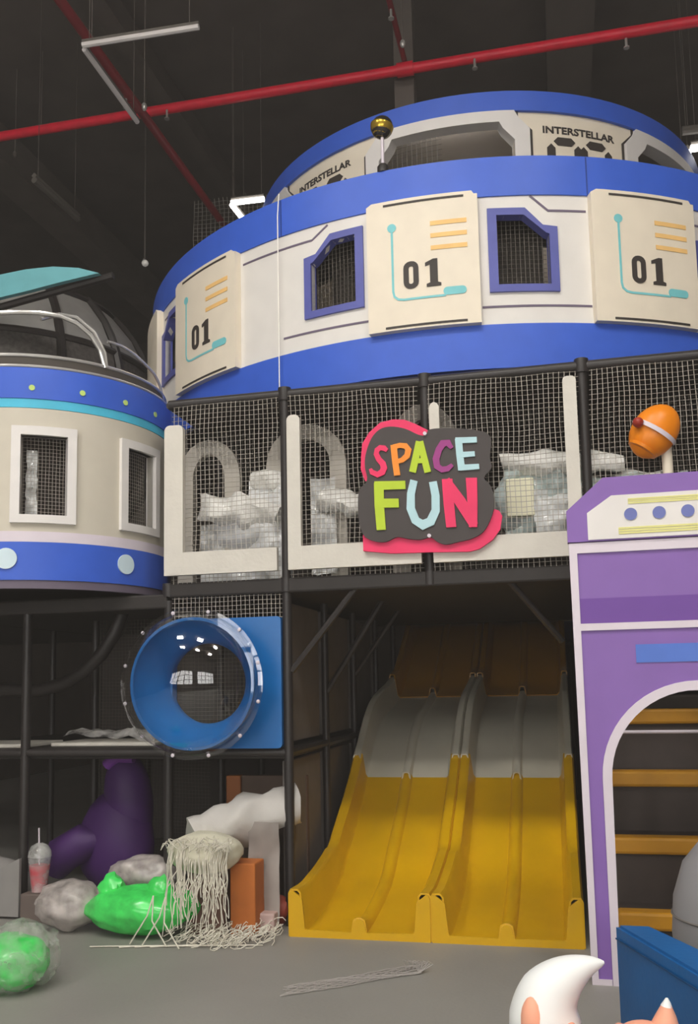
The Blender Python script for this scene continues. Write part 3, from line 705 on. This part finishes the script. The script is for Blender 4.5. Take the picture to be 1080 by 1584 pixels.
letter('letter_s', [([(275, 265), (255, 248), (225, 245), (203, 262), (198, 290), (215, 325), (243, 355), (252, 385), (240, 415), (205, 432), (165, 415), (155, 392)], [26, 36, 34, 34, 36, 40, 44, 44, 42, 36, 34, 22])], pink)
letter('letter_p', [([(320, 225), (330, 330), (345, 436)], [44, 44, 44]), ([(318, 240), (365, 228), (405, 232), (425, 258), (415, 300), (380, 330), (338, 342)], [34, 34, 38, 40, 40, 34, 30])], so)
letter('letter_a', [([(500, 200), (478, 300), (452, 412)], [46, 48, 48]), ([(505, 200), (530, 300), (558, 412)], [46, 46, 46]), ([(480, 335), (540, 330)], 34)], lime)
letter('letter_c', [([(725, 245), (700, 208), (665, 212), (635, 255), (615, 320), (622, 370), (655, 392), (695, 385), (728, 358)], [26, 42, 44, 44, 46, 44, 38, 36, 24])], sm)
letter('letter_e', [([(770, 180), (778, 290), (790, 395)], [48, 48, 48]), ([(750, 192), (895, 186)], [40, 38]), ([(778, 290), (880, 282)], [38, 34]), ([(778, 378), (908, 368)], [40, 36])], ltbl)
letter('letter_f', [([(215, 490), (218, 640), (232, 812)], [68, 66, 64]), ([(185, 510), (402, 500)], [60, 56]), ([(215, 630), (355, 625)], [62, 60])], lime)
letter('letter_u', [([(462, 468), (440, 560), (438, 660), (470, 740), (520, 770), (575, 745), (610, 670), (610, 570), (592, 475)], [52, 54, 58, 58, 60, 58, 56, 56, 54])], ltbl)
letter('letter_n', [([(690, 455), (700, 620), (715, 780)], [72, 72, 68]), ([(680, 462), (780, 610), (870, 765)], [60, 78, 60]), ([(855, 445), (860, 620), (862, 775)], [76, 68, 56])], pink)
for c in ((540, 146), (565, 842)): obj('bolt', plate([circ(c[0], c[1], 13, 12)], SG, .02, .04), gwhite, sign)
# brackets holding it to the post
obj('bracket', merge([box(B(), -.93, -.86, 6.22, 6.32, 3.3, 3.34), box(B(), -.93, -.86, 6.22, 6.32, 2.75, 2.79)]), black, sign)

# ================================================================== PURPLE GATE
GY = 5.39; FG = YP(GY); gc = .742
gt = thing('purple_gate', 'purple spaceship gate with white edging, an arch opening and round portholes', 'gate', (gc, GY, 0))
def mir(P): return P + [(2 * gc - x, z) for x, z in P[::-1]]
ar, az = .487, 1.12
def archpts(r, x_bottom, n=14, top=1.0):
    # left half from the bottom to the apex
    return [(x_bottom, 0)] + [(gc - r * math.cos(math.pi / 2 * k / n), az + r * math.sin(math.pi / 2 * k / n)) for k in range(n + 1)]
body = [(.092, 0)] + [(.078, 2.462)] + [(2 * gc - .078, 2.462), (2 * gc - .092, 0)]
inn = archpts(ar, .245); innR = [(2 * gc - x, z) for x, z in inn[::-1]][1:]
outer = [(.092, 0), (.078, 2.465), (2 * gc - .078, 2.465), (2 * gc - .092, 0)] + innR[::-1][::-1]
ring = inn + innR    # left bottom -> apex -> right bottom
poly = [(.092, 0), (.078, 2.465), (2 * gc - .078, 2.465), (2 * gc - .092, 0)] + ring[::-1]
obj('gate_panel', plate([poly], FG, -.05, 0), purple, gt)
top = [(.073, 2.47), (.073, 2.655), (.287, 2.841)]
obj('gate_crown', plate([top + [(2 * gc - x, z) for x, z in top[::-1]]], FG, -.05, .02), purple, gt)
ins = [(.189, 2.478), (.189, 2.636), (.329, 2.731)]
cp = obj('cream_plate', plate([ins + [(2 * gc - x, z) for x, z in ins[::-1]]], FG, .021, .028), gcream, gt)
for x in (.431, .587, .742, .897, 1.053): obj('porthole', plate([circ(x, 2.615, .036)], FG, .0285, .034), pblue, gt)
for z0, z1, x0 in ((2.675, 2.71, .42), (2.502, 2.545, .36)): obj('yellow_stripe', merge([plate([rect(x0, 2 * gc - x0, z0 + k * (z1 - z0) / 3, z0 + (k + .75) * (z1 - z0) / 3)], FG, .0285, .0315) for k in range(3)]), pyel, gt)
bo, bi_ = .045, .04
ed = []
ed.append(plate([[(.092, 0), (.078, 2.465), (.078 + bo, 2.465), (.092 + bo * .8, 0)]], FG, .001, .012))
ed.append(plate([[(2 * gc - x, z) for x, z in [(.092, 0), (.078, 2.465), (.078 + bo, 2.465), (.092 + bo * .8, 0)]]], FG, .001, .012))
ed.append(plate([rect(.078 + bo, 2 * gc - .078 - bo, 2.405, 2.465)], FG, .001, .0118))
ed.append(plate([rect(.12, 2 * gc - .12, 1.955, 1.995)], FG, .001, .0118))
ed.append(plate([rect(.12, .2, 0, .03)], FG, .001, .0118))
obj('white_edging', merge(ed), gwhite, gt)
ro = archpts(ar + .052, .245 - .042); roR = [(2 * gc - x, z) for x, z in ro[::-1]][1:]
ia = archpts(ar, .245); 
obj('arch_edging', plate([ro + roR + innR[::-1] + inn[::-1][1:]], FG, -.052, .014), gwhite, gt)
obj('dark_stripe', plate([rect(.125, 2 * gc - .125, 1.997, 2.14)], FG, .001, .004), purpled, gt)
obj('blue_label', plate([rect(.42, 1.07, 1.765, 1.868)], FG, .001, .006), gblue, gt)

# padded steps behind the gate
stp = thing('padded_steps', 'dark grey padded climbing steps with yellow nosings behind the gate', 'steps', (.8, 6.0, 0))
ny = M('nosing_yellow', 'C98F1E', .5, .08)
dkp = M('step_brown', '463D39', .7, .1)
for k, (y, z) in enumerate(((6.0, .2), (6.3, .6), (6.65, .99), (7.0, 1.4))):
    s = obj('step', box(B(), .285, 1.5, y, y + .36, 0, z + .04, .015), dkp, stp)
    obj('nosing', box(B(), .275, 1.52, y - .03, y + .1, z - .055, z + .055, .02), ny, s)
obj('step', box(B(), .285, 1.5, 7.36, 9.4, 0, 1.55, .02), dkp, stp)
tag(obj('grab_bar', tube(B(), [(.22, 6.62, 1.31), (1.5, 6.62, 1.31)], .012, 8), gwhite), 'thin white bar across the steps inside the arch', 'bar')
for x in (.22, 1.5): tag(obj('bar_post', bar(B(), (x, 6.62, 0), (x, 6.62, 1.33), .02, 8), black), 'black upright holding the thin white bar, %s side of the steps' % ('left' if x < 1 else 'right'), 'post')
tag(obj('step_side_wall', box(B(), 1.53, 1.6, 5.6, 9.4, 0, 2.3, .01), darkgrey), 'dark padded side wall right of the steps', 'wall')
# grey bolster and blue wall
bl = thing('grey_bolster', 'big smooth grey egg-shaped bolster behind the blue wall at the right edge', 'bolster', (.835, 4.95, 0))
obj('bolster_body', lathe(B(), [(0, 0), (.18, 0), (.28, .06), (.335, .2), (.35, .4), (.335, .58), (.28, .75), (.19, .86), (.08, .92), (0, .935)], (.835, 4.95, 0), n=36), M('bolster_grey', '8C8B8C', .6, .03), bl, True)
obj('top_seam', tube(B(), [(.835 + .345 * math.cos(R(a)), 4.95 + .345 * math.sin(R(a)), .5) for a in range(0, 360, 12)], .006, 5, closed=True), greyp, bl, True)
pw = thing('blue_padded_wall', 'low blue padded wall running toward the viewer at the right edge', 'padded wall', (.5, 3.9, 0))
bw = [(.193, 4.447), (.345, 4.447), (.80, 3.5), (.64, 3.3)]
def FZ(x, y, h): return (x, y, h)
bm = plate([bw], FZ, 0, .56); bmesh.ops.bevel(bm, geom=[e for e in bm.edges if all(v.co.z > .5 for v in e.verts)], offset=.012, segments=2, affect='EDGES')
obj('wall_pad', bm, padblue, pw)
obj('seam', tube(B(), [(.190, 4.44, .5), (.637, 3.295, .5)], .004, 5), M('seam_blue', '0A406E', .5), pw)

# ================================================================== WAVE SLIDES
PROF = [(6.06, .03), (6.35, .04), (6.65, .075), (6.95, .13), (7.12, .19), (7.35, .33), (7.6, .47), (7.9, .66), (8.1, .82), (8.3, .98), (8.5, 1.13), (8.75, 1.26), (9.0, 1.335), (9.3, 1.39), (9.6, 1.44), (9.95, 1.51), (10.2, 1.6), (10.5, 1.77), (10.9, 2.03), (11.4, 2.35), (11.8, 2.48), (12.3, 2.5)]
def zf(y):
    for (a, b) in zip(PROF, PROF[1:]):
        if a[0] <= y <= b[0]:
            t = (y - a[0]) / (b[0] - a[0]); return a[1] + (b[1] - a[1]) * t
    return PROF[-1][1]
def wallh(y):
    return .25 if y < 7 else .22
CS = [(-.475, -.03), (-.475, .23), (-.465, .25), (-.425, .25), (-.41, .235), (-.385, .03), (-.36, .0), (-.045, 0), (-.03, .035), (-.012, .045), (.012, .045), (.03, .035), (.045, 0), (.36, 0), (.385, .03), (.41, .235), (.425, .25), (.465, .25), (.475, .23), (.475, -.03)]
def slide_sec(cx, y0, y1, lift=0, grow=0, cap=True):
    bm = B(); n = max(4, int((y1 - y0) / .09)); rows = []
    for i in range(n + 1):
        y = y0 + (y1 - y0) * i / n; z = zf(y)
        low = math.exp(-((y - y0) / .12) ** 2)    # flare at the lower end of each section
        row = []
        for (x, h) in CS:
            hh = h * (wallh(y) / .25) if h > .1 else h
            if h > .02 and h < .06 and abs(x) < .04: hh = h + .05 * low
            if h > .1: hh = hh + .03 * low * (1 if grow else .6)
            if h == -.03: hh = -.04 if z > .06 else -z + .002
            row.append(bm.verts.new((cx + x * (1 + (.006 if grow else 0)), y, z + hh + lift)))
        rows.append(row)
    for i in range(n):
        for k in range(len(CS) - 1): bm.faces.new((rows[i][k], rows[i][k + 1], rows[i + 1][k + 1], rows[i + 1][k]))
    # give the shell a thickness
    bmesh.ops.recalc_face_normals(bm, faces=bm.faces[:])
    if bm.faces[len(bm.faces) // 2].normal.z < 0:
        bmesh.ops.reverse_faces(bm, faces=bm.faces[:])
    bmesh.ops.solidify(bm, geom=bm.faces[:], thickness=.012)
    return bm
def front_cap(cx):
    # end wall of the slide: lip along the floor, filled side walls and the filled ridge
    pts = [(-.478, .0), (-.478, .27), (-.47, .295), (-.455, .30), (-.39, .25), (-.37, .05), (-.05, .045), (-.03, .115), (-.012, .13), (.012, .13), (.03, .115), (.05, .045), (.37, .05), (.39, .25), (.455, .30), (.47, .295), (.478, .27), (.478, 0)]
    return plate([[(cx + x, z) for x, z in pts][::-1]], YP(6.07), 0, .02)
for i, (cx, lab) in enumerate(((-1.378, 'yellow and white wave slide, left one of the pair beside the black post'), (-.412, 'yellow and white wave slide, right one of the pair beside the purple gate'))):
    t = thing('wave_slide', lab, 'slide', (cx, 6.05, 0), 'pair of wave slides')
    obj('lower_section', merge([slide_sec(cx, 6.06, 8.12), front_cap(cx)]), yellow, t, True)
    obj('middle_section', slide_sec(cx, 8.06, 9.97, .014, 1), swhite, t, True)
    obj('upper_section', slide_sec(cx, 9.92, 12.2, .028, 1), yellow_shaded, t, True)
    bm = B()
    for y in (7.8, 9.2, 10.6, 11.8):
        for s in (-.38, .38): bar(bm, (cx + s, y, 0), (cx + s, y, zf(y) - .03), .02, 8)
    obj('support', bm, black, t)
tag(obj('side_skirt', plate([[(6.3, .0), (13.1, .0), (13.1, 2.3), (11.4, 2.3), (10.2, 1.55), (9.0, 1.28), (8.5, 1.06), (7.9, .6), (7.3, .25), (6.9, .08)]], lambda y, z, h: (-1.90 + h, y, z), 0, .03), darkgrey), 'dark padded skirt closing the left side of the slides', 'skirt')
tag(obj('landing_platform', box(B(), -1.95, .2, 12.2, 13.15, 2.2, 2.45, .02), M('landing_blue', '2A3A6E', .6)), 'dark blue landing at the top of the slides', 'platform')
tag(obj('slide_side_wall', box(B(), .15, .19, 7.3, 13.1, 0, 2.3, .01), darkgrey), 'dark padded wall between the slides and the steps', 'wall')

# ================================================================== BUBBLE PANEL
bp = thing('bubble_panel', 'blue square play panel with a clear bubble dome bolted to its flared ring', 'bubble panel', (-2.46, 6.33, 1.23))
bx, bz = -2.48, 1.70; ox = -.05
obj('square_panel', plate([rrect(-2.81, -1.965, 1.232, 2.18, .03), circ(bx + ox, bz, .31, 40)], YP(6.33), -.03, .05), bubblue, bp)
MX = Matrix.Rotation(R(90), 4, 'X')   # lathe height -> -Y
def flare(prof, cz, n=48):
    return lathe(B(), prof, (bx + ox, 6.33, cz), n=n, M4=MX)
obj('flared_ring', flare([(.30, -.02), (.292, .03), (.30, .07), (.33, .12), (.385, .2), (.43, .27), (.452, .335), (.468, .342), (.466, .358), (.445, .36)], bz + .005), bubblue, bp, True)
obj('bubble_dome', flare([(.445, .362), (.53, .362), (.53, .372), (.50, .376), (.497, .41), (.475, .49), (.43, .57), (.355, .64), (.25, .69), (.125, .718), (.001, .725)], bz + .005, 64), clearm, bp, True)
for k in range(12):
    a = R(15 + 30 * k); c = (bx + ox + .515 * math.cos(a), 6.33 - .372, bz + .005 + .515 * math.sin(a))
    obj('bolt', ball(B(), c, .014, 2, (1, .6, 1)), gwhite, bp, True)
obj('hole_net', net(lambda u, v: (u, 6.37, v), bx - .29, bx + .29, bz - .29, bz + .29, pitch=.03, r=.0018, amp=.003), netdk, bp)

# ================================================================== THINGS ON THE FLOOR
# purple ride toy
tp = thing('purple_toy', 'dark purple padded animal-shaped toy standing behind the green bag', 'toy', (-3.60, 6.95, 0))
pm = M('toy_purple', '452160', .55, .06)
obj('toy_body', ball(B(), (-3.60, 6.95, .42), 1, 3, (.33, .22, .42), .06, 1.5, 2), pm, tp, True)
obj('toy_back', emap(ball(B(), (0, 0, 0), 1, 3, (.2, .18, .4)), (-3.50, 6.97, .78), Matrix.Rotation(R(-8), 3, 'Y')), pm, tp, True)
obj('toy_arm', tube(B(), [(-3.60, 6.85, .5), (-3.80, 6.8, .46), (-3.98, 6.78, .36), (-4.06, 6.78, .22)], [.05, .15, .15, .1], 14), pm, tp, True)
obj('toy_crest', tube(B(), [(-3.65, 6.88, 1.06), (-3.55, 6.86, 1.14), (-3.40, 6.86, 1.12)], [.05, .06, .045], 10), M('toy_violet', '7A3C9C', .5), tp, True)
# green bag bundle
gm = Mfilm('green_bag_film', '4CEB6A', .1, .25)
clf = Mfilm('bag_film', 'C6BDB8', .35, .3)
t = thing('green_bag', 'bright green stuffed bag heaped in front of the purple toy', 'bag', (-2.95, 5.95, 0))
bm = B(); ball(bm, (-2.9, 5.93, .17), 1, 4, (.4, .2, .16), .13, 1.6, 5); obj('bag_body', bm, gm, t, True)
obj('bag_lobe', ball(B(), (-3.1, 5.93, .28), 1, 3, (.09, .08, .13), .2, 2, 1), gm, t, True)
obj('bag_lobe', ball(B(), (-2.75, 5.95, .27), 1, 3, (.1, .08, .12), .2, 2, 8), gm, t, True)
obj('bag_lobe', ball(B(), (-2.58, 5.98, .2), 1, 3, (.11, .09, .1), .2, 2, 3), gm, t, True)
tag(obj('clear_bag', ball(B(), (-3.45, 6.0, .17), 1, 4, (.25, .2, .165), .16, 1.8, 7), clf, smooth=True), 'cloudy grey plastic bag at the left end of the green bag', 'bag')
tag(obj('clear_bag', ball(B(), (-3.05, 6.3, .33), 1, 4, (.27, .15, .13), .14, 1.8, 9), clf, smooth=True), 'cloudy grey plastic bag lying behind the top of the green bag', 'bag')
gb = tag(obj('green_bag', ball(B(), (-3.11, 4.78, .145), 1, 4, (.2, .2, .155), .13, 1.6, 2), gm, smooth=True), 'green bag in a clear wrap at the bottom left corner of the floor', 'bag')
obj('bag_wrap', ball(B(), (-3.1, 4.78, .17), 1, 4, (.25, .25, .19), .2, 2.5, 6), Mfilm('wrap_thin', 'C9D2C4', .75, .15), gb, True)
# cup
cx_, cy_ = -3.83, 6.2
cup = thing('drink_cup', 'clear plastic cup of pink drink with dome lid and straw by the left post', 'cup', (cx_, cy_, .2))
tag(obj('carton', box(B(), cx_ - .1, cx_ + .1, cy_ - .09, cy_ + .1, 0, .2, .01), M('carton_brown', '6A5E58', .7)), 'small brown carton under the pink drink cup', 'box')
obj('drink', lathe(B(), [(0, .0), (.052, 0), (.075, .19), (0, .19)], (cx_, cy_, .203), n=20), M('drink_pink', 'C8404E', .3), cup, True)
obj('cup_wall', lathe(B(), [(.056, .0), (.084, .25)], (cx_, cy_, .203), n=20), Mfilm('cup_film', 'DDE0DE', .7, .1), cup, True)
obj('dome_lid', lathe(B(), [(.086, .25), (.082, .29), (.06, .33), (.02, .35), (.012, .35)], (cx_, cy_, .203), n=20), Mfilm('lid_film', 'C8CAC6', .45, .1), cup, True)
obj('straw', bar(B(), (cx_, cy_, .3), (cx_ - .01, cy_, .66), .006, 6), gwhite, cup, True)
# left edge white heap
tag(obj('white_cushion', ball(B(), (-4.35, 6.5, .18), 1, 3, (.26, .2, .2), .12, 2, 3), M('cushion_grey', '8E8B88', .6), smooth=True), 'grey-white cushion lying at the left edge behind the frame post', 'cushion')
tag(obj('white_board', plate([[(-4.35, .02), (-3.98, .02), (-3.98, .44), (-4.15, .36), (-4.35, .16)]], YP(6.2), 0, .03), M('board_grey', '8F8C89', .6)), 'slanted grey-white board at the left edge beside the frame post', 'board')
# orange crates / boxes behind the string heap
oc = M('carton_orange', 'B8682A', .6, .1)
tag(obj('orange_box', box(B(), -2.26, -2.08, 6.0, 6.2, 0, .48, .01), oc), 'tall narrow orange box under the foam roll', 'box')
tag(obj('upright_board', box(B(), -2.5, -1.96, 6.9, 6.96, 0, .98, .01), M('panel_dull', '5C4A40', .7, .2, 3)), 'dull brown board standing behind the foam roll', 'board')
tag(obj('orange_post', box(B(), -2.62, -2.5, 6.88, 6.96, 0, .98, .01), M('post_orange', '9A5A2A', .6)), 'orange upright strip left of the dull brown board', 'strip')
tag(obj('pink_block', box(B(), -2.1, -1.98, 6.1, 6.2, 0, .13, .01), M('block_pink', 'C4AAA4', .6)), 'small pale pink block on the floor beside the slide', 'block')
tag(obj('red_bag', ball(B(), (-2.02, 6.35, .1), 1, 3, (.09, .09, .1), .2, 2, 3), M('bag_red', '8E3A2A', .6), smooth=True), 'small dull red bag on the floor beside the slide', 'bag')
# foam roll and cushion carrying strings
wf_ = M('foam_white', 'C9C5BF', .6, .06, 4, bump=.15)
roll((-2.6, 6.15, .62), (-1.93, 6.5, .82), .17, 'thick off-white foam roll slanting up to the black post', wf_, 6, 18, 'foam_roll', 'foam roll', .18)
tag(obj('plastic_sheet', sheet(lambda u, v: ((-2.2 + .23 * u, 6.22, .03 + .7 * v), (.1, -1, 0)), 10, 18, .05, 3, 5), M('sheet_dull', '9A928C', .5, .1), smooth=True), 'dull hanging plastic below the foam roll by the black post', 'plastic sheet')
cu = tag(obj('padded_cushion', ball(B(), (-2.42, 5.96, .56), 1, 4, (.26, .17, .14), .1, 1.5, 4), M('cushion_cream', 'D2CEB8', .6, .06), smooth=True), 'cream cushion draped in white strings on the heap', 'cushion')
tag(obj('brown_carton', box(B(), -2.56, -2.30, 5.98, 6.2, 0, .41, .01), M('carton_dull', '6B4F44', .7, .1)), 'dull brown carton under the cream cushion', 'box')
strm = M('string_white', 'DAD5C6', .7, .1)
bm = B(); rnd = random.Random(3)
for k in range(75):
    x = -2.43 + rnd.uniform(-.2, .24); th = rnd.uniform(0, 1)
    yy = 5.80 - .02 * rnd.random(); L = rnd.uniform(.12, .42); z0 = .47 + rnd.uniform(-.03, .03)
    pts = [(x * 1.0, 5.82 + rnd.uniform(-.01, .05), .60 + rnd.uniform(-.03, .06)), (x, yy - .01, z0 + .05)]
    sx = rnd.uniform(-.06, .06)
    for j in range(5): pts.append((x + sx * j / 4 + rnd.uniform(-.012, .012), yy - .01 * j + rnd.uniform(-.008, .008), max(.02, z0 - L * (j + 1) / 5)))
    tube(bm, pts, .0032, 4)
for k in range(35):   # loops on top of the cushion
    a0_ = rnd.uniform(0, 6.28); c = (-2.43 + rnd.uniform(-.2, .2), 5.88 + rnd.uniform(-.08, .04), .64 + rnd.uniform(-.03, .02)); r0 = rnd.uniform(.03, .09)
    tube(bm, [(c[0] + r0 * math.cos(a0_ + t * .8), c[1] + r0 * .5 * math.sin(a0_ + t * .8) - .03, c[2] + .03 * math.sin(t * 1.7 + a0_)) for t in range(7)], .003, 4)
tag(obj('white_strings', bm, strm), 'mop of long white strings hanging over the cream cushion', 'string', kind='stuff')
bm = B()
for k in range(260):
    a = rnd.uniform(0, 6.28); cx2 = rnd.gauss(-2.25, .19); cy2 = 5.98 + rnd.uniform(-.3, .22) * (1 - abs(cx2 + 2.25)); r0 = rnd.uniform(.02, .07); z0 = rnd.uniform(.006, .09)
    if cx2 > -1.93: continue
    tube(bm, [(cx2 + r0 * math.cos(a + t * .7), cy2 + r0 * math.sin(a + t * .7), max(.005, z0 + .02 * math.sin(t + a))) for t in range(6)], .003, 4)
for k in range(7): tube(bm, [(-3.08 + .1 * k, 5.58 + .02 * k + rnd.uniform(-.015, .015), .006 + .003 * (j % 2)) if j == 0 else (-3.08 + .1 * k + .13 * j, 5.6 + .02 * k + .02 * j, .008) for j in range(5)], .0045, 4)
for s in ((-2.72, 5.78), (-2.62, 5.75)):
    tube(bm, [(s[0], s[1], .3), (s[0] - .02, s[1] - .05, .18), (s[0] - .12, s[1] - .1, .01)], .005, 4); tube(bm, [(s[0], s[1], .3), (s[0] + .02, s[1] - .06, .15), (s[0] + .15, s[1] - .12, .01)], .005, 4)
tag(obj('white_strings', bm, strm), 'loose tangle of white strings spread on the floor between green bag and slide', 'string', kind='stuff')
# net strip on the floor
bm = B()
for k in range(7):
    pts = []
    for j in range(16):
        u = j / 15; pts.append((-1.56 + .68 * u + .02 * math.sin(7 * u + k), 4.98 + .5 * u + .028 * (k - 3) + .01 * math.sin(9 * u + k), .006 + .004 * ((j + k) % 2)))
    tube(bm, pts, .0028, 4)
for j in range(26):
    u = j / 25; pts = [(-1.56 + .68 * u + .02 * s, 4.98 + .5 * u + .028 * (k - 3), .008) for k, s in ((0, 0), (2, 1), (4, 0), (6, 1))]; tube(bm, pts, .0025, 4)
for k in range(6):
    tube(bm, [(-.96 + .02 * k, 5.45, .01), (-.98 + .03 * k, 5.46, .06), (-.9 + .02 * k, 5.44, .05), (-.88, 5.40, .008)], .0025, 4)
tag(obj('net_strip', bm, M('strip_pale', 'A6A09B', .7)), 'pale strip of netting lying on the bare floor in front of the slides', 'net')

# ================================================================== FOX TOY
fx = thing('fox_toy', 'orange and white fox toy in the foreground, curled white-tipped tail raised', 'toy', (.1, 3.75, 0))
fo = M('fox_orange', 'F4AE90', .5, .05); fw = M('fox_white', 'F0F2F0', .45, .03)
def spline(P, Rr, m=5):
    P = [Vector(p) for p in P]; out, ro = [], []
    for i in range(len(P) - 1):
        p0 = P[max(i - 1, 0)]; p1 = P[i]; p2 = P[i + 1]; p3 = P[min(i + 2, len(P) - 1)]
        for j in range(m):
            t = j / m; out.append(.5 * ((2 * p1) + (p2 - p0) * t + (2 * p0 - 5 * p1 + 4 * p2 - p3) * t * t + (3 * p1 - p0 - 3 * p2 + p3) * t ** 3)); ro.append(Rr[i] + (Rr[i + 1] - Rr[i]) * t)
    out.append(P[-1]); ro.append(Rr[-1]); return out, ro
tP, tR = spline([(-.05, 3.86, .12), (-.12, 3.9, .22), (-.125, 3.9, .33), (-.1, 3.9, .415), (-.035, 3.9, .485), (.045, 3.9, .53), (.117, 3.9, .548)], [.1, .14, .142, .122, .085, .045, .005])
obj('tail', tube(B(), tP, tR, 24), fw, fx, True)
obj('tail_patch', ball(B(), (-.168, 3.805, .335), 1, 3, (.05, .05, .10)), fo, fx, True)
obj('tail_patch', ball(B(), (-.04, 3.82, .26), 1, 3, (.055, .055, .09)), fo, fx, True)
obj('fox_body', ball(B(), (.1, 3.72, .17), 1, 4, (.19, .25, .17)), fo, fx, True)
obj('fox_head', ball(B(), (.235, 3.58, .33), 1, 4, (.13, .12, .11)), fo, fx, True)
obj('muzzle', ball(B(), (.235, 3.46, .30), 1, 3, (.05, .07, .045)), fw, fx, True)
obj('nose', ball(B(), (.235, 3.39, .31), .018, 2), ink, fx, True)
for q in (-1, 1): obj('eye', ball(B(), (.235 + q * .055, 3.475, .36), .015, 2), ink, fx, True)
for q in (-1, 1):
    ex = .235 + q * .078
    e_ = obj('ear', tube(B(), [(ex - q * .01, 3.6, .38), (ex - .002, 3.6, .42), (ex + .003, 3.6, .46), (ex + .006, 3.6, .50)] if q > 0 else [(ex + .01, 3.6, .36), (ex, 3.6, .38), (ex - .01, 3.6, .40), (ex - .02, 3.6, .415)], [.06, .052, .036, .016], 14), fo, fx, True)
    if q > 0: obj('ear_tip', tube(B(), [(ex + .005, 3.6, .492), (ex + .007, 3.6, .505), (ex + .008, 3.6, .52)], [.021, .014, .005], 12), fw, e_, True)
for (x, y) in ((-.02, 3.58), (.2, 3.56), (.0, 3.85), (.2, 3.84)): obj('leg', tube(B(), [(x, y, 0), (x, y, .14)], [.05, .06], 12), fo, fx, True)
